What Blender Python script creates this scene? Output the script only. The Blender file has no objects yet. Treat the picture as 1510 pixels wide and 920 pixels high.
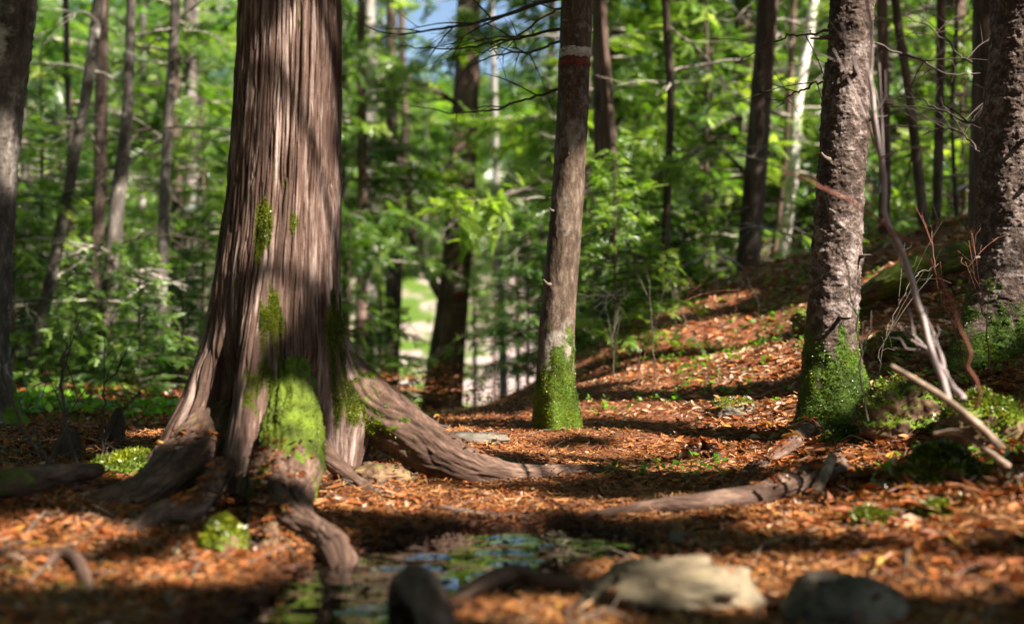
import bpy, math
import numpy as np
from mathutils import Vector

# ------------------------------------------------------------------ camera, sky, sun, exposure
SC = bpy.context.scene
COL = SC.collection
F, CX, CY, H = 1680.0, 755.0, 460.0, 0.57          # focal length and centre in photograph pixels, eye height
cam_d = bpy.data.cameras.new('camera'); cam = bpy.data.objects.new('camera', cam_d); COL.objects.link(cam)
cam.location = (0, 0, H); cam.rotation_euler = (math.radians(90), 0, 0)
cam_d.sensor_width = 36; cam_d.lens = F / 1510 * 36; cam_d.clip_end = 1000; cam_d.clip_start = 0.05
cam_d.dof.use_dof = True; cam_d.dof.focus_distance = 4.6; cam_d.dof.aperture_fstop = 1.35; cam_d.dof.aperture_blades = 9
SC.camera = cam
EL, AZ = math.radians(43), math.radians(38)
SUN = np.array([math.cos(EL) * math.cos(AZ), -math.cos(EL) * math.sin(AZ), math.sin(EL)])
world = bpy.data.worlds.new('World'); SC.world = world; world.use_nodes = True
nt = world.node_tree; sky = nt.nodes.new('ShaderNodeTexSky'); sky.sky_type = 'NISHITA'; sky.sun_disc = False
sky.sun_elevation = EL; sky.sun_rotation = math.atan2(SUN[0], SUN[1])
bg = nt.nodes['Background']; bg.inputs['Strength'].default_value = 0.05
nt.links.new(sky.outputs['Color'], bg.inputs['Color'])
sd = bpy.data.lights.new('sun', 'SUN'); sd.energy = 5.0; sd.angle = math.radians(0.5); sd.color = (1.0, 0.93, 0.82)
sun = bpy.data.objects.new('sun', sd); COL.objects.link(sun); sun.location = (8, -4, 12)
sun.rotation_euler = Vector(-SUN).to_track_quat('-Z', 'Y').to_euler()
SC.view_settings.view_transform = 'Standard'; SC.view_settings.look = 'None'
SC.view_settings.exposure = 1.9; SC.view_settings.gamma = 1.0
SC.cycles.use_denoising = True
SC.cycles.max_bounces = 8; SC.cycles.diffuse_bounces = 1; SC.cycles.transmission_bounces = 4
SC.cycles.glossy_bounces = 3; SC.cycles.caustics_reflective = False; SC.cycles.caustics_refractive = False

rng = np.random.default_rng(11)
def W(px, py, d): return np.array([(px - CX) / F * d, d, H - (py - CY) / F * d])

# ------------------------------------------------------------------ numeric noise
_T = np.random.default_rng(5).uniform(-1, 1, (64, 64, 64)).astype(np.float32)
def vnoise(p):
    p = np.asarray(p, np.float64); i = np.floor(p).astype(np.int64); f = p - i; f = f * f * (3 - 2 * f)
    a = i & 63; b = (i + 1) & 63
    x0, y0, z0 = a[..., 0], a[..., 1], a[..., 2]; x1, y1, z1 = b[..., 0], b[..., 1], b[..., 2]
    fx, fy, fz = f[..., 0], f[..., 1], f[..., 2]
    c00 = _T[x0, y0, z0] * (1 - fx) + _T[x1, y0, z0] * fx; c10 = _T[x0, y1, z0] * (1 - fx) + _T[x1, y1, z0] * fx
    c01 = _T[x0, y0, z1] * (1 - fx) + _T[x1, y0, z1] * fx; c11 = _T[x0, y1, z1] * (1 - fx) + _T[x1, y1, z1] * fx
    return (c00 * (1 - fy) + c10 * fy) * (1 - fz) + (c01 * (1 - fy) + c11 * fy) * fz
def fbm(p, octaves=4, gain=0.5):
    p = np.asarray(p, np.float64); s = 0; a = 1; t = 0
    for o in range(octaves):
        s = s + a * vnoise(p + o * 17.3); t += a; a *= gain; p = p * 2.03
    return s / t
def sstep(a, b, x): t = np.clip((x - a) / (b - a), 0, 1); return t * t * (3 - 2 * t)

# ------------------------------------------------------------------ materials
def nodes(name):
    m = bpy.data.materials.new(name); m.use_nodes = True; t = m.node_tree
    b = t.nodes['Principled BSDF']; b.inputs['Roughness'].default_value = 0.85
    b.inputs['Specular IOR Level'].default_value = 0.25
    return m, t, b
def N(t, kind, **kw):
    n = t.nodes.new('ShaderNode' + kind)
    for k, v in kw.items():
        if k in n.inputs.keys(): n.inputs[k].default_value = v
        else: setattr(n, k, v)
    return n
def ramp(t, fac, stops, interp='LINEAR'):
    r = t.nodes.new('ShaderNodeValToRGB'); r.color_ramp.interpolation = interp
    e = r.color_ramp.elements
    while len(e) < len(stops): e.new(0.5)
    for k, (p, c) in enumerate(stops):
        e[k].position = p; e[k].color = (c, c, c, 1) if isinstance(c, (int, float)) else (*c, 1)
    t.links.new(fac, r.inputs['Fac']); return r.outputs['Color']
def mix(t, fac, a, b, blend='MIX'):
    m = t.nodes.new('ShaderNodeMix'); m.data_type = 'RGBA'; m.blend_type = blend
    for s, v in ((0, fac), (6, a), (7, b)):
        if isinstance(v, bpy.types.NodeSocket): t.links.new(v, m.inputs[s])
        elif isinstance(v, (int, float)): m.inputs[s].default_value = v
        else: m.inputs[s].default_value = (*v, 1)
    return m.outputs[2]
def math_(t, op, a, b=0.0):
    m = t.nodes.new('ShaderNodeMath'); m.operation = op
    for s, v in ((0, a), (1, b)):
        if isinstance(v, bpy.types.NodeSocket): t.links.new(v, m.inputs[s])
        else: m.inputs[s].default_value = v
    return m.outputs[0]
def attr(t, name): return N(t, 'Attribute', attribute_name=name)
def noise(t, vec, scale, detail=5, rough=0.6, mapping=None):
    if mapping is not None:
        mp = N(t, 'Mapping'); mp.inputs['Scale'].default_value = mapping; t.links.new(vec, mp.inputs['Vector']); vec = mp.outputs[0]
    n = N(t, 'TexNoise', Scale=scale, Detail=detail, Roughness=rough); t.links.new(vec, n.inputs['Vector']); return n.outputs['Fac']
def bump(t, b, h, strength, dist):
    n = N(t, 'Bump', Strength=strength, Distance=dist); t.links.new(h, n.inputs['Height']); t.links.new(n.outputs[0], b.inputs['Normal'])

def bark_mat(name, cols, stretch, moss=(0.10, 0.17, 0.012), lichen=None, lichen_at=0.6, bdist=0.006, rings=None):
    m, t, b = nodes(name); v = attr(t, 'bco').outputs['Vector']
    n1 = noise(t, v, 1.0, 8, 0.65, stretch); n2 = noise(t, v, 3.0, 3, 0.5)
    f = math_(t, 'ADD', math_(t, 'MULTIPLY', n1, 0.5), math_(t, 'ADD', math_(t, 'MULTIPLY', n2, 0.22), math_(t, 'MULTIPLY', noise(t, v, 2.7, 4, 0.7, stretch), 0.28)))
    c = ramp(t, f, [(0.37, cols[0]), (0.5, cols[1]), (0.62, cols[2])])
    if rings:
        nr = noise(t, v, 1.0, 4, 0.6, rings); c = mix(t, ramp(t, nr, [(0.6, 0.0), (0.66, 1.0)]), c, (0.03, 0.02, 0.018))
    if lichen:
        nl = noise(t, v, 9.0, 5, 0.7); nb = noise(t, v, 2.3, 2, 0.5)
        k = ramp(t, math_(t, 'ADD', math_(t, 'MULTIPLY', nl, 0.6), math_(t, 'MULTIPLY', nb, 0.4)), [(lichen_at - 0.05, 0.0), (lichen_at + 0.05, 1.0)])
        c = mix(t, math_(t, 'MULTIPLY', k, 0.85), c, lichen)
    nm = noise(t, v, 26.0, 4, 0.7); a = attr(t, 'moss').outputs['Fac']
    mk = ramp(t, math_(t, 'ADD', a, math_(t, 'MULTIPLY', math_(t, 'SUBTRACT', nm, 0.5), 0.9)), [(0.42, 0.0), (0.58, 1.0)])
    mc = ramp(t, noise(t, v, 14.0, 4, 0.6), [(0.35, tuple(x * 0.45 for x in moss)), (0.65, tuple(x * 1.35 for x in moss))])
    t.links.new(mix(t, mk, c, mc), b.inputs['Base Color'])
    bump(t, b, math_(t, 'ADD', n1, math_(t, 'ADD', math_(t, 'MULTIPLY', noise(t, v, 60.0, 3, 0.6), 0.35), math_(t, 'MULTIPLY', noise(t, v, 3.2, 4, 0.7, stretch), 0.45))), 1.0, bdist)
    return m
def foliage_mat(name, stops, trans, tw=0.5, vary=False):
    m, t, b = nodes(name); a = attr(t, 'tint').outputs['Fac']
    c = ramp(t, a, stops)
    if vary: oi = N(t, 'ObjectInfo'); c = mix(t, math_(t, 'MULTIPLY', oi.outputs['Random'], 0.9), c, mix(t, 1.0, c, (0.38, 0.55, 0.75), 'MULTIPLY'))
    t.links.new(c, b.inputs['Base Color']); b.inputs['Roughness'].default_value = 0.33; b.inputs['Specular IOR Level'].default_value = 0.65
    tr = N(t, 'BsdfTranslucent'); tc = mix(t, 1.0, c, trans, 'MULTIPLY'); t.links.new(tc, tr.inputs['Color'])
    ms = N(t, 'MixShader'); ms.inputs[0].default_value = tw
    t.links.new(b.outputs[0], ms.inputs[1]); t.links.new(tr.outputs[0], ms.inputs[2])
    t.links.new(ms.outputs[0], t.nodes['Material Output'].inputs['Surface']); return m
def plain_mat(name, cols, scale, rough=0.85, bd=0.004, moss=None):
    m, t, b = nodes(name); v = N(t, 'TexCoord').outputs['Object']
    n = noise(t, v, scale, 7, 0.65); c = ramp(t, n, [(0.32, cols[0]), (0.5, cols[1]), (0.68, cols[2])])
    if moss:
        a = attr(t, 'moss').outputs['Fac']; nm = noise(t, v, scale * 1.7, 4, 0.7)
        k = ramp(t, math_(t, 'ADD', a, math_(t, 'MULTIPLY', math_(t, 'SUBTRACT', nm, 0.5), 0.9)), [(0.42, 0.0), (0.58, 1.0)])
        c = mix(t, k, c, moss)
    t.links.new(c, b.inputs['Base Color']); b.inputs['Roughness'].default_value = rough; bump(t, b, n, 0.8, bd); return m

M = {}
M['cedar'] = bark_mat('cedar_bark', [(0.028, 0.014, 0.009), (0.105, 0.060, 0.044), (0.42, 0.31, 0.265)], (44, 44, 2.6), moss=(0.075, 0.082, 0.006), bdist=0.008)
M['root'] = bark_mat('root_bark', [(0.028, 0.015, 0.010), (0.09, 0.05, 0.035), (0.22, 0.14, 0.10)], (34, 34, 9.0), moss=(0.075, 0.105, 0.008), bdist=0.006)
M['maple'] = bark_mat('grey_brown_bark', [(0.026, 0.016, 0.010), (0.08, 0.052, 0.034), (0.20, 0.145, 0.11)], (24, 24, 11), moss=(0.06, 0.10, 0.007), lichen=(0.29, 0.25, 0.21), lichen_at=0.60)
M['spruce'] = bark_mat('flaky_bark', [(0.02, 0.012, 0.008), (0.075, 0.047, 0.036), (0.29, 0.225, 0.20)], (22, 22, 26), moss=(0.045, 0.085, 0.006), lichen=(0.30, 0.25, 0.23), lichen_at=0.61, bdist=0.010)
M['grey'] = bark_mat('pale_grey_bark', [(0.03, 0.024, 0.020), (0.09, 0.072, 0.060), (0.22, 0.185, 0.16)], (14, 14, 5), lichen=(0.42, 0.38, 0.34))
M['pale'] = bark_mat('whitish_bark', [(0.10, 0.085, 0.07), (0.24, 0.21, 0.185), (0.42, 0.38, 0.34)], (14, 14, 5))
M['dark'] = bark_mat('dark_bark', [(0.025, 0.016, 0.012), (0.075, 0.05, 0.037), (0.17, 0.12, 0.095)], (18, 18, 3), lichen=(0.2, 0.17, 0.15), lichen_at=0.64)
M['brown'] = bark_mat('brown_bark', [(0.03, 0.016, 0.011), (0.10, 0.06, 0.045), (0.24, 0.16, 0.125)], (18, 18, 2.2))
M['birch'] = bark_mat('birch_bark', [(0.36, 0.30, 0.25), (0.62, 0.57, 0.50), (0.78, 0.74, 0.68)], (6, 6, 22), rings=(5, 5, 26), bdist=0.003)
M['twig'] = bark_mat('dead_twig_bark', [(0.18, 0.15, 0.12), (0.36, 0.31, 0.26), (0.54, 0.49, 0.43)], (20, 20, 5), bdist=0.002)
M['greytwig'] = bark_mat('grey_twig_bark', [(0.06, 0.045, 0.035), (0.14, 0.11, 0.085), (0.25, 0.20, 0.16)], (20, 20, 5), bdist=0.002)
M['darktwig'] = bark_mat('dark_twig_bark', [(0.03, 0.02, 0.015), (0.07, 0.05, 0.04), (0.13, 0.10, 0.08)], (20, 20, 5), bdist=0.002)
M['sapbark'] = bark_mat('smooth_sapling_bark', [(0.20, 0.145, 0.135), (0.36, 0.28, 0.265), (0.52, 0.43, 0.41)], (14, 14, 4), bdist=0.002)
M['redtwig'] = bark_mat('red_brown_twig_bark', [(0.13, 0.045, 0.03), (0.24, 0.09, 0.06), (0.35, 0.16, 0.11)], (20, 20, 5), bdist=0.002)
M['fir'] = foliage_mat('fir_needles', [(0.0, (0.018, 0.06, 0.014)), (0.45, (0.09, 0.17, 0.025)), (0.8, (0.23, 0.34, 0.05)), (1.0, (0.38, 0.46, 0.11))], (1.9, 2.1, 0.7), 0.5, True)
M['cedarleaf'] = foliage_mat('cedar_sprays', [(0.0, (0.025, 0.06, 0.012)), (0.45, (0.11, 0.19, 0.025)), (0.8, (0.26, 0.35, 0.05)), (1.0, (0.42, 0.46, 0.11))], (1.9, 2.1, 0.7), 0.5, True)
M['herb'] = foliage_mat('herb_leaves', [(0.0, (0.04, 0.09, 0.01)), (0.5, (0.10, 0.22, 0.014)), (1.0, (0.22, 0.38, 0.03))], (1.5, 1.8, 0.8), 0.45)
M['moss'] = foliage_mat('moss_tufts', [(0.0, (0.045, 0.040, 0.010)), (0.22, (0.03, 0.05, 0.004)), (0.55, (0.095, 0.122, 0.006)), (1.0, (0.23, 0.25, 0.012))], (1.2, 1.4, 0.7), 0.3)
M['litter'] = foliage_mat('fallen_leaves', [(0.0, (0.022, 0.011, 0.007)), (0.28, (0.10, 0.032, 0.012)), (0.5, (0.29, 0.08, 0.018)), (0.68, (0.45, 0.155, 0.040)), (0.84, (0.42, 0.27, 0.18)), (0.95, (0.56, 0.43, 0.34)), (1.0, (0.5, 0.3, 0.05))], (1.0, 0.8, 0.6), 0.18)
M['deadneedle'] = foliage_mat('dead_needles', [(0.0, (0.04, 0.018, 0.01)), (0.4, (0.20, 0.07, 0.02)), (0.75, (0.40, 0.17, 0.045)), (1.0, (0.55, 0.34, 0.18))], (1.0, 0.8, 0.6), 0.1)
M['rock'] = plain_mat('tan_rock', [(0.06, 0.045, 0.03), (0.16, 0.12, 0.075), (0.27, 0.215, 0.14)], 7, bd=0.01, moss=(0.16, 0.16, 0.03))
M['darkrock'] = plain_mat('grey_rock', [(0.035, 0.028, 0.022), (0.10, 0.082, 0.065), (0.22, 0.18, 0.14)], 7, bd=0.01, moss=(0.12, 0.14, 0.02))
M['rot'] = plain_mat('rotten_wood', [(0.03, 0.016, 0.009), (0.10, 0.055, 0.03), (0.24, 0.15, 0.08)], 16, bd=0.012, moss=(0.10, 0.16, 0.012))
M['wood'] = plain_mat('bare_wood', [(0.07, 0.045, 0.03), (0.19, 0.13, 0.09), (0.36, 0.27, 0.20)], 22, bd=0.004)
M['white'] = plain_mat('white_paint', [(0.28, 0.25, 0.23), (0.46, 0.42, 0.39), (0.58, 0.54, 0.50)], 34, bd=0.004)
M['red'] = plain_mat('red_paint', [(0.09, 0.025, 0.02), (0.19, 0.04, 0.03), (0.26, 0.06, 0.045)], 34, bd=0.004)
for k_, th_ in (('white', .60), ('red', .62)):      # paint worn off in places down to the bark
    t_ = M[k_].node_tree; b_ = t_.nodes['Principled BSDF']; src_ = b_.inputs['Base Color'].links[0].from_socket; v_ = N(t_, 'TexCoord').outputs['Object']
    w_ = math_(t_, 'ADD', math_(t_, 'MULTIPLY', noise(t_, v_, 60, 5, 0.7), .6), math_(t_, 'MULTIPLY', noise(t_, v_, 14, 3, 0.6), .4))
    t_.links.new(mix(t_, ramp(t_, w_, [(th_ - .05, 0.0), (th_ + .03, 1.0)]), src_, (0.08, 0.052, 0.036)), b_.inputs['Base Color'])
for k_ in ('litter', 'deadneedle'):
    b_ = M[k_].node_tree.nodes['Principled BSDF']; b_.inputs['Roughness'].default_value = 0.6; b_.inputs['Specular IOR Level'].default_value = 0.3
def ground_mat():
    m, t, b = nodes('forest_floor'); v = N(t, 'TexCoord').outputs['Object']
    n1 = noise(t, v, 28, 8, 0.7); n2 = noise(t, v, 3.2, 5, 0.6); n3 = noise(t, v, 0.35, 4, 0.6)
    f = math_(t, 'ADD', math_(t, 'MULTIPLY', n1, 0.65), math_(t, 'MULTIPLY', n2, 0.35))
    c = ramp(t, f, [(0.30, (0.025, 0.012, 0.008)), (0.44, (0.10, 0.042, 0.02)), (0.56, (0.26, 0.085, 0.04)), (0.70, (0.36, 0.22, 0.14))])
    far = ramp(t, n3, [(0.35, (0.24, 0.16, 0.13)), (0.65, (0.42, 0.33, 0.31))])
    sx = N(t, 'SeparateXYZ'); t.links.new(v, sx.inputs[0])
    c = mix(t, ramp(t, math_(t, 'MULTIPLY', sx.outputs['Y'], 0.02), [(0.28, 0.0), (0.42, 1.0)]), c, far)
    a = attr(t, 'moss').outputs['Fac']
    k = ramp(t, math_(t, 'ADD', a, math_(t, 'MULTIPLY', math_(t, 'SUBTRACT', n1, 0.5), 0.9)), [(0.42, 0.0), (0.58, 1.0)])
    c = mix(t, k, c, (0.07, 0.12, 0.012))
    w = attr(t, 'wet').outputs['Fac']; c = mix(t, math_(t, 'MULTIPLY', w, 0.8), c, (0.018, 0.011, 0.009))
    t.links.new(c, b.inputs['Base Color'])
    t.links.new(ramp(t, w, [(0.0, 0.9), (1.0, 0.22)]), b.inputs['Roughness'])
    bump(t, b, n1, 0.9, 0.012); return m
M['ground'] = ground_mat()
def water_mat():
    m, t, b = nodes('puddle_water'); v = N(t, 'TexCoord').outputs['Object']
    b.inputs['Base Color'].default_value = (0.012, 0.010, 0.007, 1); b.inputs['Roughness'].default_value = 0.02
    b.inputs['Specular IOR Level'].default_value = 0.9; b.inputs['IOR'].default_value = 1.5
    b.inputs['Coat Weight'].default_value = 1.0; b.inputs['Coat Roughness'].default_value = 0.02
    bump(t, b, noise(t, v, 14, 2, 0.5), 0.2, 0.01); return m
M['water'] = water_mat()

# ------------------------------------------------------------------ mesh and object helpers
def tag(o, label=None, cat=None, group=None, kind=None):
    for k, v in (('label', label), ('category', cat), ('group', group), ('kind', kind)):
        if v: o[k] = v
    return o
def thing(name, base, label, cat, group=None):
    o = bpy.data.objects.new(name, None); COL.objects.link(o); o.location = tuple(float(x) for x in base); o.empty_display_size = 0.1
    return tag(o, label, cat, group)
def mesh(name, V, Fs, mats, attrs=None, smooth=True, mi=None):
    me = bpy.data.meshes.new(name); V = np.asarray(V, np.float32); Fs = np.asarray(Fs, np.int32); n, k = Fs.shape
    me.vertices.add(len(V)); me.vertices.foreach_set('co', V.ravel())
    me.loops.add(n * k); me.loops.foreach_set('vertex_index', Fs.ravel())
    me.polygons.add(n); me.polygons.foreach_set('loop_start', np.arange(0, n * k, k, dtype=np.int32))
    for mm in (mats if isinstance(mats, (list, tuple)) else [mats]): me.materials.append(mm)
    if mi is not None: me.polygons.foreach_set('material_index', np.asarray(mi, np.int32))
    me.polygons.foreach_set('use_smooth', np.full(n, smooth))
    for an, av in (attrs or {}).items():
        av = np.asarray(av, np.float32)
        if av.ndim == 2: me.attributes.new(an, 'FLOAT_VECTOR', 'POINT').data.foreach_set('vector', av.ravel())
        else: me.attributes.new(an, 'FLOAT', 'POINT').data.foreach_set('value', av)
    me.update(calc_edges=True); return me
def obj(name, me, parent=None):
    o = bpy.data.objects.new(name, me); COL.objects.link(o)
    if parent is not None: o.parent = parent
    return o
def part(name, V, Fs, mat, parent, attrs=None, smooth=True, mi=None):   # V in world space -> local to its thing
    base = np.array(parent.location) if parent is not None else np.zeros(3)
    return obj(name, mesh(name, np.asarray(V) - base, Fs, mat, attrs, smooth, mi), parent)
def copy_thing(root, loc, rz=0.0, sc=1.0):
    r = root.copy(); COL.objects.link(r); r.location = tuple(float(x) for x in loc); r.rotation_euler = (0, 0, rz); r.scale = (sc, sc, sc)
    for ch in root.children:
        c = ch.copy(); COL.objects.link(c); c.parent = r
    return r
def grid_faces(nr, nc, wrap=True):
    i = np.arange(nr - 1)[:, None]; j = np.arange(nc if wrap else nc - 1)[None, :]; j1 = (j + 1) % nc
    return np.stack([i * nc + j, i * nc + j1, (i + 1) * nc + j1, (i + 1) * nc + j], -1).reshape(-1, 4)
def smooth_path(P, n):
    P = np.asarray(P, float); m = len(P); Q = np.vstack([2 * P[0] - P[1], P, 2 * P[-1] - P[-2]])
    t = np.linspace(0, m - 1 - 1e-6, n); i = t.astype(int); f = (t - i)[:, None]
    a, b, c, d = Q[i], Q[i + 1], Q[i + 2], Q[i + 3]
    return 0.5 * (2 * b + (c - a) * f + (2 * a - 5 * b + 4 * c - d) * f ** 2 + (3 * b - a - 3 * c + d) * f ** 3)
def frames(P):
    T = np.gradient(P, axis=0); T /= np.linalg.norm(T, axis=1)[:, None]
    ref = np.array([0.13, 0.97, 0.2]) if abs(T[0][1]) < 0.8 else np.array([0, 0.1, 1.0])
    n = ref - T[0] * (ref @ T[0]); n /= np.linalg.norm(n); U = []
    for k in range(len(P)):
        n = n - T[k] * (n @ T[k]); n /= np.linalg.norm(n); U.append(n)
    U = np.array(U); return T, U, np.cross(T, U)
def sweep(P, R, ns, rough=0.0, freq=8.0, tall=1.0, seed=0, groove=0.0):
    R = np.asarray(R, float) * np.sqrt(np.clip(1 - (np.clip(np.linspace(0, 1, len(P)) - .955, 0, 1) / .045) ** 2, 0, 1)) if len(P) > 60 else R
    T, U, B = frames(P); th = np.arange(ns) / ns * 2 * np.pi; R = np.asarray(R)
    s = np.concatenate([[0], np.cumsum(np.linalg.norm(np.diff(P, axis=0), axis=1))])
    r0 = R.mean(); bco = np.stack(np.broadcast_arrays(np.cos(th) * r0, np.sin(th) * r0, s[:, None]), -1) + seed * 3.7
    rr = R[:, None] * np.ones(ns)
    if rough: rr = rr * (1 + rough * fbm(bco * np.array([1, 1, 0.35]) * freq, 4) + 0.5 * rough * fbm(bco * np.array([1, 1, 0.2]) * freq * 5, 3))
    if groove:
        w = bco + 0.03 * fbm(bco * 6, 2)[..., None]
        rr = rr * (1 - groove * np.exp(-(fbm(w * np.array([30, 30, 3.0]), 2) / .10) ** 2) - .5 * groove * np.exp(-(fbm(w * np.array([60, 60, 6]) + 9, 2) / .12) ** 2) + .12 * groove * fbm(w * np.array([110, 110, 20]), 2))
    D = np.cos(th)[None, :, None] * U[:, None] + np.sin(th)[None, :, None] * B[:, None]
    D = D * np.array([1, 1, tall])
    V = P[:, None] + rr[..., None] * D
    return V.reshape(-1, 3), grid_faces(len(P), ns), bco.reshape(-1, 3)
def cat(parts):
    Vs, Fs, As = [], [], []; o = 0
    for V, Fc, A in parts: Vs.append(V); Fs.append(Fc + o); As.append(A); o += len(V)
    return np.vstack(Vs), np.vstack(Fs), np.vstack(As) if As[0].ndim == 2 else np.concatenate(As)
def fuzz(V, Nn, mask, count, ln, seed=0, lo=0.5):
    r = np.random.default_rng(seed); p = np.clip(mask - lo, 0, None); p = p if p.sum() > 0 else np.clip(mask, 1e-5, None); p = p / p.sum(); i = r.choice(len(V), count, p=p)
    d = Nn[i] + r.normal(0, 0.65, (count, 3)); d /= np.linalg.norm(d, axis=1)[:, None]
    s = np.cross(d, r.normal(0, 1, (count, 3))); s /= np.linalg.norm(s, axis=1)[:, None]
    L = (ln * r.uniform(0.5, 1.4, count))[:, None]; P = V[i] + r.normal(0, ln * 0.25, (count, 3)); w = L * 0.2
    Q = np.stack([P - d * L * .2, P + d * L * 0.45 + s * w, P + d * L, P + d * L * 0.45 - s * w], 1).reshape(-1, 3)
    tn = np.clip(0.5 + 0.8 * fbm(V[i] * 11, 3) + r.normal(0, 0.2, count), 0, 1)
    return Q, np.arange(count * 4).reshape(-1, 4), np.repeat(tn, 4)
def normals(V, nr, nc):
    G = V.reshape(nr, nc, 3); a = np.gradient(G, axis=0); b = np.roll(G, -1, 1) - np.roll(G, 1, 1)
    n = np.cross(b, a); n /= np.linalg.norm(n, axis=2)[..., None] + 1e-9; return n.reshape(-1, 3)

# ------------------------------------------------------------------ terrain
CP = [(-1.5, 2, .0), (-1.4, 3.1, .05), (-2.2, 4, .05), (-3.2, 5.5, .0), (-1.1, 3.4, .02), (-.8, 4, .06), (-1.9, 5.5, .0), (-.4, 2.2, -.02), (0, 2.0, 0), (-.2, 3.2, -.02), (.2, 3.8, 0), (0, 4.5, 0),
      (.2, 5.5, 0), (-.3, 6, -.03), (-.4, 8, -.15), (.1, 8, -.1), (-.2, 10, -.34), (-1.2, 13, -.62), (-1, 16.8, -.88), (-3, 10, -.28), (-5, 8, -.12), (-6, 13, -.55), (-7, 20, -1.5), (-1, 22, -1.7), (4, 22, -1.1),
      (.7, 2.2, 0), (1.12, 2.6, .05), (.55, 3.2, .0), (1.0, 3.7, .05), (1.41, 3.4, .14), (1.31, 4.8, .07), (1.55, 4.9, .2), (2.04, 5, .34), (1.6, 4.1, .24), (2.2, 3.2, .42), (3.5, 2, .7), (3.2, 4.2, .7), (2.0, 2.2, .3),
      (.95, 6.5, .18), (1.76, 7.5, .42), (.83, 8.5, .40), (.52, 7.0, .14), (1.9, 9.5, .90), (2.28, 9.0, .96), (2.27, 7, .74), (2.97, 7.5, 1.12), (3.2, 7, 1.14), (2.4, 12, .6), (4.2, 12, .8), (4.2, 17, .1), (1, 13, -.2), (6, 10, 1.4), (6, 5, 1.3),
      (-4, 1, .0), (0, -2, 0), (3, -1, .4), (-8, 3, .1), (10, 3, 1.8), (10, 14, 1.2), (-14, 12, -.5), (-12, 30, -2.5), (0, 30, -2.5), (12, 30, -1.6), (-20, 48, .2), (0, 48, -.2), (20, 48, .6), (-40, 80, 8), (0, 80, 7), (40, 80, 9), (-60, 130, 18), (0, 130, 18), (60, 130, 18), (-40, 20, 0), (40, 20, 4), (-30, -30, 0), (30, -30, 3), (0, -30, 0)]
CP = np.array(CP, float)
def _U(r2): return np.where(r2 > 1e-12, r2 * np.log(r2 + 1e-12), 0) * 0.5
def _solve():
    n = len(CP); K = _U(((CP[:, None, :2] - CP[None, :, :2]) ** 2).sum(-1)) + np.eye(n) * 0.02; P = np.hstack([np.ones((n, 1)), CP[:, :2]])
    A = np.zeros((n + 3, n + 3)); A[:n, :n] = K; A[:n, n:] = P; A[n:, :n] = P.T
    return np.linalg.solve(A, np.concatenate([CP[:, 2], np.zeros(3)]))
_w = _solve()
PUD = np.array([(.16, 2.93), (.0, 2.95), (-.12, 2.78), (-.27, 2.55), (-.33, 2.3), (-.37, 2.05), (-.4, 1.7)])
PR = np.array([.13, .19, .21, .19, .16, .15, .15])
def pud_dist(x, y):      # signed: below 0 inside the puddle hollow
    best = np.full(np.shape(x), 9.0)
    for k in range(len(PUD) - 1):
        a, b = PUD[k], PUD[k + 1]; ab = b - a; t = np.clip(((x - a[0]) * ab[0] + (y - a[1]) * ab[1]) / (ab @ ab), 0, 1)
        best = np.minimum(best, np.hypot(x - a[0] - t * ab[0], y - a[1] - t * ab[1]) - (PR[k] * (1 - t) + PR[k + 1] * t))
    return best
WATER_Z = -0.028
def gh(x, y):
    x = np.asarray(x, float); y = np.asarray(y, float); sh = np.broadcast(x, y).shape
    xf, yf = np.broadcast_arrays(x, y); xf, yf = xf.ravel(), yf.ravel(); z = _w[-3] + _w[-2] * xf + _w[-1] * yf
    for k in range(len(CP)): z = z + _w[k] * _U((xf - CP[k, 0]) ** 2 + (yf - CP[k, 1]) ** 2)
    q = np.stack([xf, yf, np.zeros_like(xf)], -1)
    bank = sstep(0.4, 1.6, xf); am = 0.016 + 0.03 * bank + 0.02 * sstep(-0.7, -1.6, xf)
    z = z + am * fbm(q * 2.1, 3) + (0.010 + 0.012 * bank) * fbm(q * 8 + 3, 3) + 0.25 * sstep(12, 40, yf) * fbm(q * 0.25, 3)
    d = pud_dist(xf, yf) + 0.09 * fbm(q * 7 + 9, 3); z = z - 0.075 * sstep(0.10, -0.06, d)
    return z.reshape(sh)
def G(px, py):           # where the view ray through a photo pixel meets the ground
    d = np.geomspace(1.6, 60, 1500); z = H - (py - CY) / F * d; g = gh((px - CX) / F * d, d); i = np.argmax(z < g)
    return W(px, py, d[i])
def B(px, d):            # ground point at depth d under a photo column
    x = (px - CX) / F * d; return np.array([x, d, float(gh(x, d))])

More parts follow.
